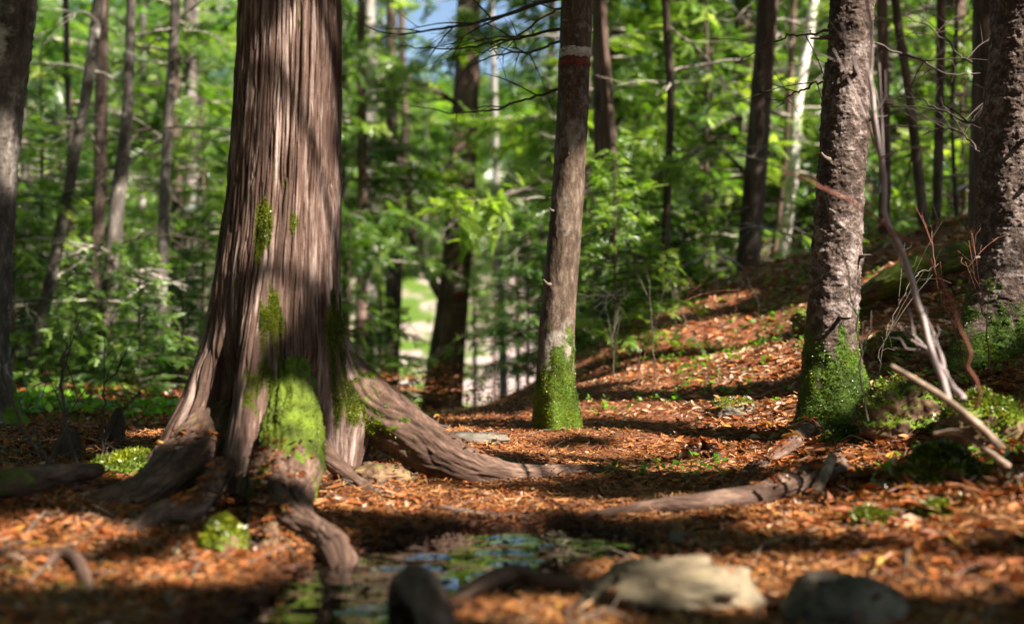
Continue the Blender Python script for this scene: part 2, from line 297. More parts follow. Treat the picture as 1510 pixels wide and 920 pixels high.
def build_ground():
    n = 620; u = np.linspace(-1, 1, n); k = 6.6
    xs = np.sinh(u * k) / np.sinh(k) * 110; ys = 3.6 + np.sinh(np.linspace(-0.93, 1.0, n) * k) / np.sinh(k) * 150
    X, Y = np.meshgrid(xs, ys); Z = gh(X, Y); V = np.stack([X, Y, Z], -1).reshape(-1, 3)
    q = V * np.array([1, 1, 0]); mo = 0.30 + 0.55 * fbm(q * 1.3 + 40, 4) - 0.35 * np.exp(-((V[:, 0] - 0.1) / 0.9) ** 2)
    mo += 0.25 * sstep(6, 11, V[:, 1]) * sstep(0.5, -1, V[:, 0])
    d = pud_dist(V[:, 0], V[:, 1]); wet = np.maximum(sstep(0.34, 0.02, d + 0.16 * fbm(q * 5 + 2, 3)), sstep(-0.03, -0.06, V[:, 2]) * (V[:, 1] < 4))
    o = obj('ground', mesh('ground', V, grid_faces(n, n, False), M['ground'], {'moss': mo, 'wet': wet})); o['kind'] = 'structure'
    xs = np.linspace(-.9, .6, 320); ys = np.linspace(1.4, 3.3, 400); X, Y = np.meshgrid(xs, ys); q = np.stack([X, Y, 0 * X], -1); Zw = WATER_Z + .0026 * vnoise(q * np.array([9, 16, 1])) + .0006 * vnoise(q * np.array([24, 40, 1]) + 7)
    p = obj('water', mesh('water', np.stack([X, Y, Zw], -1).reshape(-1, 3), grid_faces(400, 320, False), M['water'])); p['kind'] = 'structure'
build_ground()

# ------------------------------------------------------------------ trunks
def trunk_grid(P, R, nr, ns, relief, z_split=None, lobes=(), seed=0, flare_z=None):
    """P: control points of the axis; R: radii. Radius is modulated by lobes (angle, width, [(z, extra)])."""
    P = smooth_path(P, 400); R = np.interp(np.linspace(0, 1, 400), np.linspace(0, 1, len(R)), R)
    s = np.concatenate([[0], np.cumsum(np.linalg.norm(np.diff(P, axis=0), axis=1))])
    top = z_split if z_split else s[-1]
    k = int(nr * 0.86); sr = np.concatenate([np.linspace(0, top, k, endpoint=False), np.linspace(top, s[-1], nr - k)]) if z_split else np.linspace(0, s[-1], nr)
    Pc = np.stack([np.interp(sr, s, P[:, i]) for i in range(3)], -1); Rc = np.interp(sr, s, R)
    th = np.arange(ns) / ns * 2 * np.pi; r0 = float(np.median(Rc[:max(2, int(nr * .6))]))
    bco = np.stack(np.broadcast_arrays(np.cos(th) * r0, np.sin(th) * r0, Pc[:, 2:3] + 0 * th), -1) + seed * 2.9
    rr = Rc[:, None] * np.ones(ns); zz = Pc[:, 2:3]
    for (a, w, tab) in lobes:
        zt = np.array([q[0] for q in tab]); et = np.array([q[1] for q in tab]); o = np.argsort(zt)
        e = np.interp(zz, zt[o], et[o]); dth = (th[None] - math.radians(a) + np.pi) % (2 * np.pi) - np.pi
        rr = rr + e * np.exp(-(dth / w) ** 2)
    rr = rr + relief(bco, rr)
    V = Pc[:, None] + rr[..., None] * np.stack([np.cos(th), np.sin(th), 0 * th], -1)[None]
    return V.reshape(-1, 3), grid_faces(nr, ns), bco.reshape(-1, 3), (nr, ns)
def relief_cedar(b, r):
    w = b + 0.025 * np.stack([fbm(b * np.array([3, 3, .7]) + 5, 2), fbm(b * np.array([3, 3, .7]) + 15, 2), 0 * b[..., 0]], -1)
    n = fbm(w * np.array([34, 34, 1.5]), 3); g = np.exp(-(n / .09) ** 2)
    n2 = fbm(w * np.array([66, 66, 3.4]) + 50, 3); g2 = np.exp(-(n2 / .11) ** 2)
    c = fbm(b * np.array([7, 7, 0.7]) + 7, 2)
    fine = fbm(w * np.array([110, 110, 9]) + 31, 2); lift = fbm(w * np.array([30, 30, 7]) + 71, 2)
    return -0.011 * g - 0.008 * g2 + 0.011 * c + 0.004 * fine + .007 * np.maximum(lift, -.1)
def relief_flaky(b, r):
    n = fbm(b * np.array([20, 20, 15]), 4); s = np.maximum(fbm(b * np.array([34, 34, 46]) + 9, 3), -0.05)
    return 0.005 * fbm(b * 6, 2) + 0.007 * n + 0.009 * s + 0.003 * fbm(b * np.array([60, 60, 130]), 2)
def relief_fine(b, r):
    return 0.006 * fbm(b * np.array([5, 5, 2]), 2) + 0.005 * fbm(b * np.array([26, 26, 11]), 4)
def px_path(pts, d, top=9.0, lean=0.0):
    """Axis through photo pixels (listed top to bottom) at depth d, carried on upward to height `top`."""
    P = [W(x, y, d) for x, y in pts][::-1]; t = P[-1] - P[-2]; t /= t[2]
    g = P[-1].copy(); up = [g + (t * np.array([.6, 1, 1])) * k + np.array([0, lean * k, 0]) for k in np.linspace(0, top - g[2], 4)[1:]]
    return np.array(P + up)

# ---- the big cedar
CD = 3.9
ROOT = []
def build_cedar():
    base = B(410, CD); t = thing('cedar_tree', base, 'massive cedar with stringy reddish bark and mossy spreading roots beside the puddle', 'tree')
    ctr = [W(408, 800, CD), W(408, 640, CD), W(408, 470, CD), W(417, 330, CD), W(422, 200, CD), W(428, 0, CD), np.array([-.74, CD, 3.2]), np.array([-.70, CD, 6]), np.array([-.66, CD, 10])]
    rad = [.285, .255, .215, .198, .185, .176, .165, .14, .06]
    lobes = [(-6, .30, [(.8, 0), (.55, .005), (.477, .03), (.315, .085), (.22, .12), (.12, .07), (0, .02), (-.2, .0)]),
             (-92, .33, [(.75, 0), (.6, .02), (.45, .065), (.3, .13), (.15, .21), (0, .29), (-.2, .34)]),
             (-158, .36, [(.9, 0), (.5, .02), (.29, .07), (.13, .14), (.01, .23), (-.08, .32), (-.2, .4)]),
             (-128, .16, [(.35, 0), (.15, .05), (0, .16), (-.2, .25)]), (-50, .20, [(.9, 0), (.6, .03), (.4, .035), (.2, 0), (-.2, -.04)]),
             (-123, .24, [(.7, 0), (.45, -.03), (.25, -.12), (-.2, -.16)]), (-54, .27, [(.45, 0), (.33, -.06), (.2, -.14), (-.2, -.16)]),
             (70, .4, [(.6, 0), (.2, .1), (-.1, .3)]), (135, .4, [(.6, 0), (.2, .12), (-.1, .3)])]
    nr, ns = 700, 1000
    V, Fc, b, _ = trunk_grid(ctr, rad, nr, ns, relief_cedar, z_split=2.1, lobes=lobes)
    Nn = normals(V, nr, ns); x, y, z = V.T; px = CX + F * x / y; py = CY - F * (z - H) / y; fr = sstep(0.2, -0.2, Nn[:, 1])
    nz = fbm(V * np.array([9, 9, 4]), 3); nl = fbm(V * np.array([40, 40, 3]) + 4, 2)
    def blob(cx, cy, sx, sy): return np.exp(-((px - cx) / sx) ** 2 - ((py - cy) / sy) ** 2)
    mo = fr * (1.25 * blob(390, 335, 17, 52) + 1.0 * blob(432, 330, 10, 38) + 1.1 * blob(402, 465, 24, 45) + 0.8 * blob(395, 540, 30, 45) + 1.0 * blob(425, 600, 45, 62) + 1.05 * blob(508, 540, 28, 62) + .95 * blob(488, 470, 18, 50) + .8 * blob(540, 590, 32, 42)) + 0.12 * sstep(0.35, 0.0, z) + 0.34 * nz + .42 * nl - 0.08
    mo = np.clip(mo * (.88 + .6 * nl + .35 * nz), 0, .85)
    part('trunk', V, Fc, M['cedar'], t, {'bco': b, 'moss': mo})
    fv, ff, ft = fuzz(V, Nn, np.where((z < 1.2) & (y < CD + .1), mo, 0), 52000, 0.0045, 3, 0.38)
    part('moss', fv, ff, M['moss'], t, {'tint': ft}, False)
    roots = [([(480, 540, 3.92), (535, 592, 3.9), (580, 628, 3.86), (640, 664, 3.8), (700, 690, 3.78), (765, 703, 3.82), (840, 700, 3.95), (925, 694, 4.1)], [.10, .088, .078, .066, .050, .034, .024, .012], 1.3, .5),
             ([(425, 470, 3.90), (427, 545, 3.76), (428, 610, 3.60), (427, 655, 3.48), (423, 705, 3.34), (418, 748, 3.2), (446, 778, 3.04), (480, 798, 2.9), (500, 822, 2.72), (506, 846, 2.66)], [.05, .078, .094, .100, .096, .082, .056, .047, .042, .022], 1.0, 1.0),
             ([(405, 690, 3.36), (396, 740, 3.2), (388, 775, 3.06), (382, 815, 2.92)], [.07, .058, .045, .025], 1.0, .4),
             ([(372, 540, 3.98), (325, 630, 3.78), (262, 700, 3.5), (205, 742, 3.3), (130, 760, 3.15), (60, 770, 3.05)], [.05, .10, .092, .07, .04, .02], 1.2, .15),
             ([(330, 690, 3.4), (285, 748, 3.05), (235, 757, 2.98), (203, 785, 2.86), (186, 815, 2.74), (178, 850, 2.6)], [.04, .034, .03, .026, .022, .014], 1.0, .1),
             ([(470, 660, 3.7), (520, 708, 3.62), (590, 742, 3.4), (680, 756, 3.27), (790, 757, 3.24)], [.035, .022, .018, .014, .006], 1.0, 0)]
    for k, (pts, rr, tall, m0) in enumerate(roots):
        n = 260; P = smooth_path([W(*p) for p in pts], n); R = np.interp(np.linspace(0, 1, n), np.linspace(0, 1, len(rr)), rr)
        if k == 0: P[:, 2] = np.maximum(P[:, 2], gh(P[:, 0], P[:, 1]) + np.interp(np.linspace(0, 1, n), [0, .6, .9, 1], [0, .0, .008, -.008]))
        if k: P[:, 2] += 0.006 * fbm(P * 5 + k, 2)
        V, Fc, b = sweep(P, R, 130, 0.34, 9, tall, k + 3, .085); Nn = normals(V, n, 130)
        ROOT.append(V[(V[:, 2] > np.repeat(P[:, 2] + .45 * R, 130)) & (V[:, 2] < .2)])
        u = np.repeat(np.linspace(0, 1, n), 130); mo = m0 * sstep(.62, .28, u) * .8 + 0.34 * fbm(V * 10, 3) + .40 * fbm(V * 34, 3) + .1 * np.abs(Nn[:, 2])
        if k == 0: mo = mo - .75 * sstep(.3, .8, Nn[:, 2]) * sstep(.12, .25, u)
        r = part('root', V, Fc, M['root'], t, {'bco': b, 'moss': mo})
        if mo.max() > .65 and k != 4:
            fv, ff, ft = fuzz(V, Nn, mo, 10000 if k < 2 else 3000, 0.0055, 20 + k, .45)
            part('moss', fv, ff, M['moss'], t, {'tint': ft}, False).parent = r
    return t
cedar = build_cedar()

def hero(name, pts, wid, d, nr, ns, mat, relief, label, cat='tree', lobes=(), moss=None, fuzzn=0, top=9.0, seed=1, dz=0.25, lean=0.0):
    gb = G(*pts[-1]) if False else W(*pts[-1], d)
    P = px_path(pts, d, top, lean); P = np.vstack([P[0] - np.array([0, 0, dz]), P])
    R = np.array([wid[-1]] + list(wid[::-1]) + [wid[0] * f for f in (.9, .7, .3)]) * d / F / 2
    base = np.array([P[0][0], d, float(gh(P[0][0], d))])
    t = thing(name, base, label, cat)
    s = P[1:len(pts) + 1]; zs = np.linalg.norm(np.diff(P[:len(pts) + 1], axis=0), axis=1).sum() + .15
    # resample radii against arc length of the control polyline
    V, Fc, b, _ = trunk_grid(P, R, nr, ns, relief, z_split=zs, lobes=lobes, seed=seed)
    Nn = normals(V, nr, ns); mo = np.zeros(len(V))
    if moss is not None: mo = np.clip(moss(V, Nn, base), 0, 1.3)
    part('trunk', V, Fc, M[mat], t, {'bco': b, 'moss': mo})
    if fuzzn:
        fv, ff, ft = fuzz(V, Nn, np.where(V[:, 1] < d + .06, mo, 0), fuzzn * 2, 0.006, seed + 50, .4); part('moss', fv, ff, M['moss'], t, {'tint': ft}, False)
    return t, V.reshape(nr, ns, 3), Nn.reshape(nr, ns, 3)
def moss_base(h0, h1, amt, side=0.0):
    def f(V, Nn, base):
        h = V[:, 2] - base[2]; return amt * sstep(h1, h0, h + .34 * fbm(V * np.array([16, 16, 4]), 3)) * (1 + side * Nn[:, 0]) + .42 * fbm(V * np.array([30, 30, 16]), 3)
    return f
def band(t, V, Nn, z0, z1, mat, name, label=None):
    ns = V.shape[1]; zc = V[:, :, 2].mean(1); i0, i1 = np.searchsorted(zc, z0), np.searchsorted(zc, z1)
    th = np.arange(ns) / ns * 360; j = np.where((th > 172) | (th < 8))[0]; j = np.where((th > 170) & (th < 370))[0]
    n = i1 - i0; q = V[i0:i1, j]; nn = Nn[i0:i1, j]; jag = (0.008 * fbm(np.stack([th[j] / 9, 0 * j + z0 * 9, 0 * j], -1), 3) + .007 * fbm(np.stack([th[j] / 2.2, 0 * j + z0 * 9, 0 * j], -1), 2))
    P = q + nn * 0.0035; P[:, :, 2] += jag[None]
    P[0] -= nn[0] * .006; P[-1] -= nn[-1] * .006
    o = part(name, P.reshape(-1, 3), grid_faces(n, len(j), False), M[mat], t)
    if label: o['label'] = label
    return o
# ---- the blazed tree in the middle
bd = 5.5
mid, MV, MN = hero('maple_tree', [(850, 0), (847, 90), (843, 180), (836, 300), (828, 400), (821, 500), (819, 570), (820, 640)], [47, 45, 47, 49, 50, 54, 55, 62], bd, 560, 300, 'maple', relief_fine,
    'slim mottled trunk with a white and red trail blaze and bright moss at its foot', lobes=[(-100, .3, [(.25, 0), (.0, .03)]), (-20, .35, [(.25, 0), (.0, .035)]), (190, .35, [(.3, 0), (0, .02)])],
    moss=moss_base(.05, .78, .98, .25), fuzzn=16000, seed=2)
band(mid, MV, MN, W(0, 88, bd)[2], W(0, 71, bd)[2], 'white', 'blaze', 'white painted blaze band')
band(mid, MV, MN, W(0, 101, bd)[2], W(0, 89, bd)[2], 'red', 'blaze', 'dull red painted blaze band')
# ---- the flaky-barked tree on the right
rt, RV, RN = hero('spruce_tree', [(1256, 0), (1250, 100), (1244, 200), (1235, 350), (1230, 430), (1224, 520), (1220, 580), (1218, 640)], [62, 66, 68, 70, 71, 74, 80, 92], 4.8, 620, 380, 'spruce', relief_flaky,
    'thick flaky-barked conifer on the bank with a mossy foot and long root crossing the path', lobes=[(-150, .35, [(.35, 0), (.1, .03), (-.05, .08)]), (-15, .4, [(.45, 0), (.25, .06), (.1, .12)]), (-75, .3, [(.3, 0), (0, .05)])],
    moss=moss_base(.05, .66, .92, -.1), fuzzn=14000, seed=3)
# ---- the shaded tree at the right edge
fr_, FV, FN = hero('spruce_tree', [(1512, 0), (1500, 150), (1492, 300), (1484, 400), (1478, 470), (1472, 545)], [92, 92, 96, 100, 106, 128], 5.0, 520, 340, 'spruce', relief_flaky,
    'wide dark conifer trunk at the right edge with vivid green moss around its base', lobes=[(-160, .4, [(.75, 0), (.5, .05), (.35, .10)]), (-60, .4, [(.7, 0), (.45, .06), (.35, .1)])],
    moss=moss_base(.0, .55, 1.0, .2), fuzzn=16000, seed=4)
hero('spruce_tree', [(1456, 0), (1452, 200), (1448, 400)], [40, 40, 42], 7.6, 200, 120, 'dark', relief_fine, 'dark shaded trunk standing just behind the wide conifer at the right edge', seed=5)
le, LV, LN = hero('spruce_tree', [(16, 0), (6, 100), (-6, 230), (-14, 380), (-18, 500), (-14, 600), (-12, 650)], [70, 68, 64, 60, 60, 64, 84], 5.8, 420, 260, 'grey', relief_flaky,
    'grey-barked trunk cut off by the left edge of the photograph', lobes=[(-10, .4, [(.3, 0), (.1, .05), (-.05, .12)])], moss=moss_base(.05, .3, .6), seed=6)
# trunks further back: (pixel path, widths, depth, bark, label)
BACK = [
 ([(692, 0), (688, 120), (680, 260), (672, 400), (660, 510), (650, 610)], [36, 38, 42, 44, 52, 66], 16.8, 'brown', 'far brown cedar with a small white and red blaze, down the path'),
 ([(884, 20), (890, 150), (895, 300), (896, 460)], [22, 30, 36, 42], 10.5, 'brown', 'straight brown trunk rising just right of the slim blazed tree'),
 ([(981, 0), (989, 140), (985, 260), (980, 400)], [11, 12, 12, 12], 10.0, 'dark', 'thin dark crooked stem between the blazed tree and the leaning dark trunk'),
 ([(1132, 0), (1122, 150), (1112, 280), (1102, 410)], [30, 32, 33, 34], 10.2, 'dark', 'dark trunk leaning right on the crest of the leafy slope'),
 ([(1200, 0), (1176, 150), (1168, 260), (1152, 400)], [15, 17, 18, 17], 12.5, 'birch', 'pale peeling birch behind the crest of the slope'),
 ([(1168, 60), (1158, 240), (1140, 400)], [9, 10, 11], 13.0, 'brown', 'slender brown stem right beside the pale birch'),
 ([(1302, 80), (1306, 200), (1302, 370)], [15, 16, 17], 9.5, 'brown', 'brown trunk seen just right of the flaky conifer'),
 ([(1320, 0), (1342, 150), (1364, 350)], [12, 13, 15], 8.8, 'dark', 'dark thin trunk slanting to the left above the mossy log'),
 ([(1388, 0), (1386, 150), (1380, 350)], [13, 13, 14], 9.2, 'dark', 'dark upright thin trunk left of the right-edge conifers'),
 ([(1412, 0), (1404, 170), (1412, 340)], [6, 6, 7], 9.6, 'dark', 'thinnest dark stem near the right-edge conifers'),
 ([(257, 40), (248, 180), (242, 320), (236, 510)], [13, 14, 15, 16], 10.5, 'grey', 'grey slim trunk standing alone left of the massive cedar'),
 ([(192, 60), (186, 190), (170, 330), (152, 560)], [14, 18, 22, 25], 10.0, 'grey', 'sunlit pale trunk leaning right in the left background'),
 ([(138, 60), (112, 220), (84, 370), (42, 560)], [15, 16, 17, 18], 9.6, 'grey', 'strongly slanting grey trunk in the left background'),
 ([(150, 120), (146, 300), (140, 430), (136, 590)], [18, 18, 19, 20], 11.5, 'dark', 'dark upright trunk between the slanting and the pale leaning trunks'),
 ([(98, 60), (104, 240), (100, 420), (92, 560)], [10, 11, 12, 12], 12.0, 'dark', 'thin dark stem crossing behind the slanting grey trunk'),
 ([(545, 280), (545, 380), (543, 480), (540, 590)], [20, 22, 23, 25], 17.5, 'pale', 'sunlit whitish trunk just right of the massive cedar'),
 ([(577, 150), (577, 330), (578, 450), (577, 580)], [18, 20, 21, 24], 19.0, 'dark', 'dark trunk next to the sunlit whitish trunk'),
 ([(733, 300), (738, 420), (741, 520)], [11, 12, 13], 24.0, 'pale', 'small pale trunk in the bright gap right of the far blazed cedar'),
 ([(1018, 0), (1014, 100), (1008, 220)], [16, 17, 18], 19.0, 'grey', 'pale grey trunk high above the bright fir sapling'),
 ([(1046, 0), (1043, 100), (1040, 240)], [10, 11, 12], 21.0, 'dark', 'narrow dark trunk beside the pale grey trunk above the sapling'),
 ([(1097, 40), (1093, 150), (1088, 290)], [15, 15, 16], 15.0, 'brown', 'greyish brown trunk close left of the leaning dark trunk'),
 ([(812, 120), (806, 300), (800, 480)], [13, 14, 15], 21.0, 'brown', 'faint brown trunk just left of the slim blazed tree'),
 ([(594, 100), (598, 200), (592, 300)], [10, 11, 11], 20.0, 'dark', 'faint dark stem above the sunlit whitish trunk'),
 ([(30, 120), (38, 300), (34, 520)], [11, 12, 13], 13.5, 'grey', 'faint grey stem just right of the left-edge trunk'),
]
BT = []
def build_back():
    for k, (pts, wid, d, bark, lab) in enumerate(BACK):
        (x0, y0), (x1, y1) = pts[-2], pts[-1]; g = B(x1, d); yg = CY - (g[2] - .15 - H) / d * F
        if yg > y1: pts = pts + [(x1 + (x1 - x0) / (y1 - y0) * (yg - y1) * .6, yg)]; wid = wid + [wid[-1] * 1.15]
        tr, V, Nn = hero('birch_tree' if bark == 'birch' else 'forest_tree', pts, wid, d, 90, 40, bark, relief_fine, lab, seed=10 + k, dz=.1, top=8.0)
        BT.append((tr, pts, d, V, Nn))
build_back()
_t, _p, _d, V, Nn = BT[0]
q = V.reshape(90, 40, 3)
def patch(t, d, x0, x1, y0, y1, mat, name, dy):
    a = W(x0, y1, d); b = W(x1, y0, d); n = 14; cx = (a[0] + b[0]) / 2; r = (b[0] - a[0]) / 2
    th = np.linspace(-1, 1, n); xs = cx + r * th; ys = d - dy + 0.06 * th ** 2
    v = np.array([[x, y, z] for z in (a[2], b[2]) for x, y in zip(xs, ys)]); v2 = v + np.array([0, .03, 0])
    part(name, np.vstack([v[:n], v[n:], v2[n:]]), grid_faces(3, n, False), M[mat], t)
RB = 23 * 16.8 / F
patch(_t, 16.8, 668, 688, 421, 429, 'white', 'blaze', RB + .02); patch(_t, 16.8, 668, 688, 429, 436, 'red', 'blaze', RB + .023)

# ------------------------------------------------------------------ limbs, twigs, sprays
def limb_set(P, R, seed, ntw=6, tl=0.35, ns=6, up=0.1):
    r = np.random.default_rng(seed); n = 26; P = smooth_path(P, n)
    P[1:] += np.cumsum(r.normal(0, .006, (n - 1, 3)), 0); R0 = np.interp(np.linspace(0, 1, n), np.linspace(0, 1, len(R)), R); out = [sweep(P, R0, ns)]
    T = np.gradient(P, axis=0); T /= np.linalg.norm(T, axis=1)[:, None]
    for k in range(ntw):
        i = int(r.uniform(.15, .97) * (n - 1)); side = np.cross(T[i], [0, 0, 1]) * r.choice([-1, 1]) ; d = T[i] * r.uniform(.3, 1) + side * r.uniform(.3, 1) + np.array([0, 0, r.normal(up, .35)])
        d /= np.linalg.norm(d); L = tl * r.uniform(.4, 1.3); c = r.normal(0, .12, 3) * L
        Q = smooth_path([P[i], P[i] + d * L * .5 + c * .5, P[i] + d * L + c + [0, 0, -.1 * L]], 8); out.append(sweep(Q, np.linspace(R0[i] * .6, R0[i] * .12 + .0008, 8), 4))
        for _ in range(2):
            j = r.integers(2, 7); d2 = d + r.normal(0, .6, 3); d2 /= np.linalg.norm(d2)
            out.append(sweep(np.array([Q[j], Q[j] + d2 * L * .25, Q[j] + d2 * L * .45 + r.normal(0, .02, 3)]), [R0[i] * .3, R0[i] * .22, R0[i] * .08 + .0006], 3))
    return cat(out)
def limb(t, pts, R, seed, mat='darktwig', ntw=6, tl=.3, name='dead_limb'):
    V, Fc, b = limb_set([W(*p) for p in pts], R, seed, ntw, tl); return part(name, V, Fc, M[mat], t, {'bco': b, 'moss': np.zeros(len(V))})
# dead limbs of the blazed tree reaching left
limb(mid, [(838, -6, 5.5), (780, 12, 5.7), (720, 34, 6.0), (640, 48, 6.3), (570, 52, 6.6), (520, 22, 6.8)], [.013, .011, .009, .007, .004, .002], 1, ntw=9)
limb(mid, [(838, 40, 5.5), (770, 58, 5.7), (715, 72, 5.9), (650, 84, 6.1), (600, 80, 6.3)], [.009, .007, .006, .004, .002], 2, ntw=9, tl=.35)
limb(mid, [(836, 60, 5.5), (770, 76, 5.7), (720, 90, 5.9), (680, 120, 6.1)], [.007, .006, .004, .002], 3, ntw=8)
limb(mid, [(834, 132, 5.5), (770, 150, 5.7), (720, 160, 6.0), (660, 162, 6.3), (600, 150, 6.5)], [.008, .006, .005, .004, .002], 4, ntw=7)
limb(mid, [(838, 8, 5.5), (790, 30, 5.4), (745, 60, 5.3), (720, 66, 5.2)], [.006, .005, .003, .0015], 5, ntw=8, tl=.25)
limb(BT[0][0], [(652, 440, 16.7), (628, 398, 16.6), (608, 345, 16.5), (602, 290, 16.5), (590, 250, 16.4), (560, 180, 16.3)], [.075, .07, .06, .05, .04, .02], 6, 'dark', 8, 1.2)
limb(BT[0][0], [(684, 160, 16.8), (640, 130, 16.4), (600, 110, 16.2), (540, 120, 16)], [.05, .04, .03, .01], 7, 'dark', 8, 1.0)
limb(rt, [(1244, 40, 4.8), (1180, 55, 5.2), (1130, 70, 5.6), (1080, 96, 6.0)], [.007, .005, .004, .002], 8, ntw=7)
limb(rt, [(1238, 110, 4.8), (1190, 135, 5.2), (1150, 160, 5.6)], [.006, .005, .002], 9, ntw=6)
limb(rt, [(1262, 60, 4.8), (1330, 70, 5.2), (1390, 100, 5.6), (1440, 90, 5.9)], [.007, .006, .004, .002], 10, ntw=9)
limb(fr_, [(1470, 110, 5.0), (1430, 90, 5.3), (1390, 50, 5.6), (1340, 20, 5.9)], [.008, .006, .004, .002], 12, ntw=9)
limb(fr_, [(1462, 260, 5.0), (1420, 210, 5.4), (1380, 190, 5.7), (1340, 200, 6.0)], [.007, .005, .003, .002], 13, ntw=9)
limb(fr_, [(1460, 190, 5.0), (1410, 170, 5.4), (1360, 150, 5.7), (1310, 160, 6.2)], [.007, .005, .003, .002], 14, ntw=9)
for k, (tr, pts, d, V, Nn) in enumerate(BT):      # bare lower limbs of the trunks further back
    if d > 16 and k not in (0,): continue
    r = np.random.default_rng(100 + k); zs = sorted(r.uniform(.6, 3.6, 7))
    G3 = V; zc = G3[:, :, 2].mean(1)
    for z in zs:
        i = int(np.clip(np.searchsorted(zc, z), 0, 89)); c = G3[i].mean(0); a = r.uniform(0, 2 * np.pi); L = r.uniform(.5, 1.4); dr = np.array([math.cos(a), math.sin(a), r.normal(.0, .2)])
        P = [c, c + dr * L * .4 + [0, 0, .04], c + dr * L * .75, c + dr * L + [0, 0, -.12 * L]]
        Vv, Ff, bb = limb_set(P, [.012, .010, .007, .003], 300 + k * 9 + int(z * 10), 7, .4, 5); part('dead_limb', Vv, Ff, M['twig' if r.random() < .7 else 'darktwig'], tr, {'bco': bb, 'moss': np.zeros(len(Vv))})

def stubs(t, V, Nn, zs, seed):
    r = np.random.default_rng(seed); zc = V[:, :, 2].mean(1); ns = V.shape[1]
    for z in zs:
        i = int(np.searchsorted(zc, z)); j = int(r.uniform(.52, .98) * ns) % ns; p = V[i, j]; n = Nn[i, j] * np.array([1, 1, .4]); n = n / np.linalg.norm(n); L = r.uniform(.03, .10)
        Vv, Ff, bb = sweep(smooth_path([p - n * .02, p + n * L * .4, p + n * L + r.normal(0, .012, 3)], 14), np.linspace(.011, .004, 14) * r.uniform(.6, 1.2), 10, .35, 30); part('branch_stub', Vv, Ff, M['greytwig'], t, {'bco': bb, 'moss': np.zeros(len(Vv))})
stubs(rt, RV, RN, (.55, .8, .98, 1.2, 1.38, 1.55, 1.72), 1); stubs(mid, MV, MN, (.7, 1.05, 1.32, 1.6, 1.95), 2); stubs(fr_, FV, FN, (.8, 1.1, 1.3, 1.6, 1.8), 3)
def rhomb(p, d, L, w):
    d = d / np.hypot(*d); s = np.array([-d[1], d[0]]); return [p, p + d * L * .45 + s * w, p + d * L, p + d * L * .45 - s * w]
def tile(kind, seed=0):
    r = np.random.default_rng(seed); v = []
    if kind == 'fir':
        for x in np.linspace(.06, .92, 9):
            for s in (-1, 1): v += rhomb(np.array([x, 0.]), np.array([.75, s * 1.0]), (.34 - .22 * x) * r.uniform(.85, 1.15), .028)
        v += rhomb(np.array([0., 0]), np.array([1., 0]), 1.05, .026)
    elif kind == 'cedar':
        for x in np.linspace(.0, .85, 7):
            for s in (-1, 1):
                L = (.42 - .25 * x) * r.uniform(.75, 1.25); a = np.array([.9 + .3 * r.random(), s * .8]); p = np.array([x, 0.]); v += rhomb(p, a, L, .032)
                v += rhomb(p + a / np.hypot(*a) * L * .45, a + np.array([.2, s * -.7]), L * .5, .028)
        v += rhomb(np.array([.1, 0]), np.array([1., 0]), .95, .03)
    else:   # broad leaf
        v += rhomb(np.array([0., 0]), np.array([1., 0]), 1.0, .32)
    v = np.array(v); z = -.16 * v[:, 0] ** 2 - .12 * np.abs(v[:, 1]) + r.normal(0, .008, len(v))
    V = np.column_stack([v, z]); return V, np.arange(len(V)).reshape(-1, 4)
TILES = {k: [tile(k, s) for s in range(3)] for k in ('fir', 'cedar', 'leaf')}
def scatter(kind, P, X, S, seed=0, tint=None, roll=0.35):
    """One frond per row: P root, X pointing direction, S length."""
    r = np.random.default_rng(seed); X = X / np.linalg.norm(X, axis=1)[:, None]; up = np.array([0, 0, 1.]) + r.normal(0, roll, (len(P), 3))
    Y = np.cross(up, X); Y /= np.linalg.norm(Y, axis=1)[:, None]; Z = np.cross(X, Y); Vs, Fs, Ts = [], [], []; o = 0
    ti = r.integers(0, 3, len(P)); tint = np.clip(r.normal(.5, .22, len(P)), 0, 1) if tint is None else tint
    for k in range(3):
        m = ti == k; tv, tf = TILES[kind][k]
        if not m.any(): continue
        V = P[m][:, None] + S[m][:, None, None] * (tv[None, :, 0:1] * X[m][:, None] + tv[None, :, 1:2] * Y[m][:, None] + tv[None, :, 2:3] * Z[m][:, None])
        n = m.sum(); Vs.append(V.reshape(-1, 3)); Fs.append((tf[None] + (np.arange(n) * len(tv))[:, None, None]).reshape(-1, 4) + o); Ts.append(np.repeat(tint[m], len(tv))); o += n * len(tv)
    return np.vstack(Vs), np.vstack(Fs), np.concatenate(Ts)
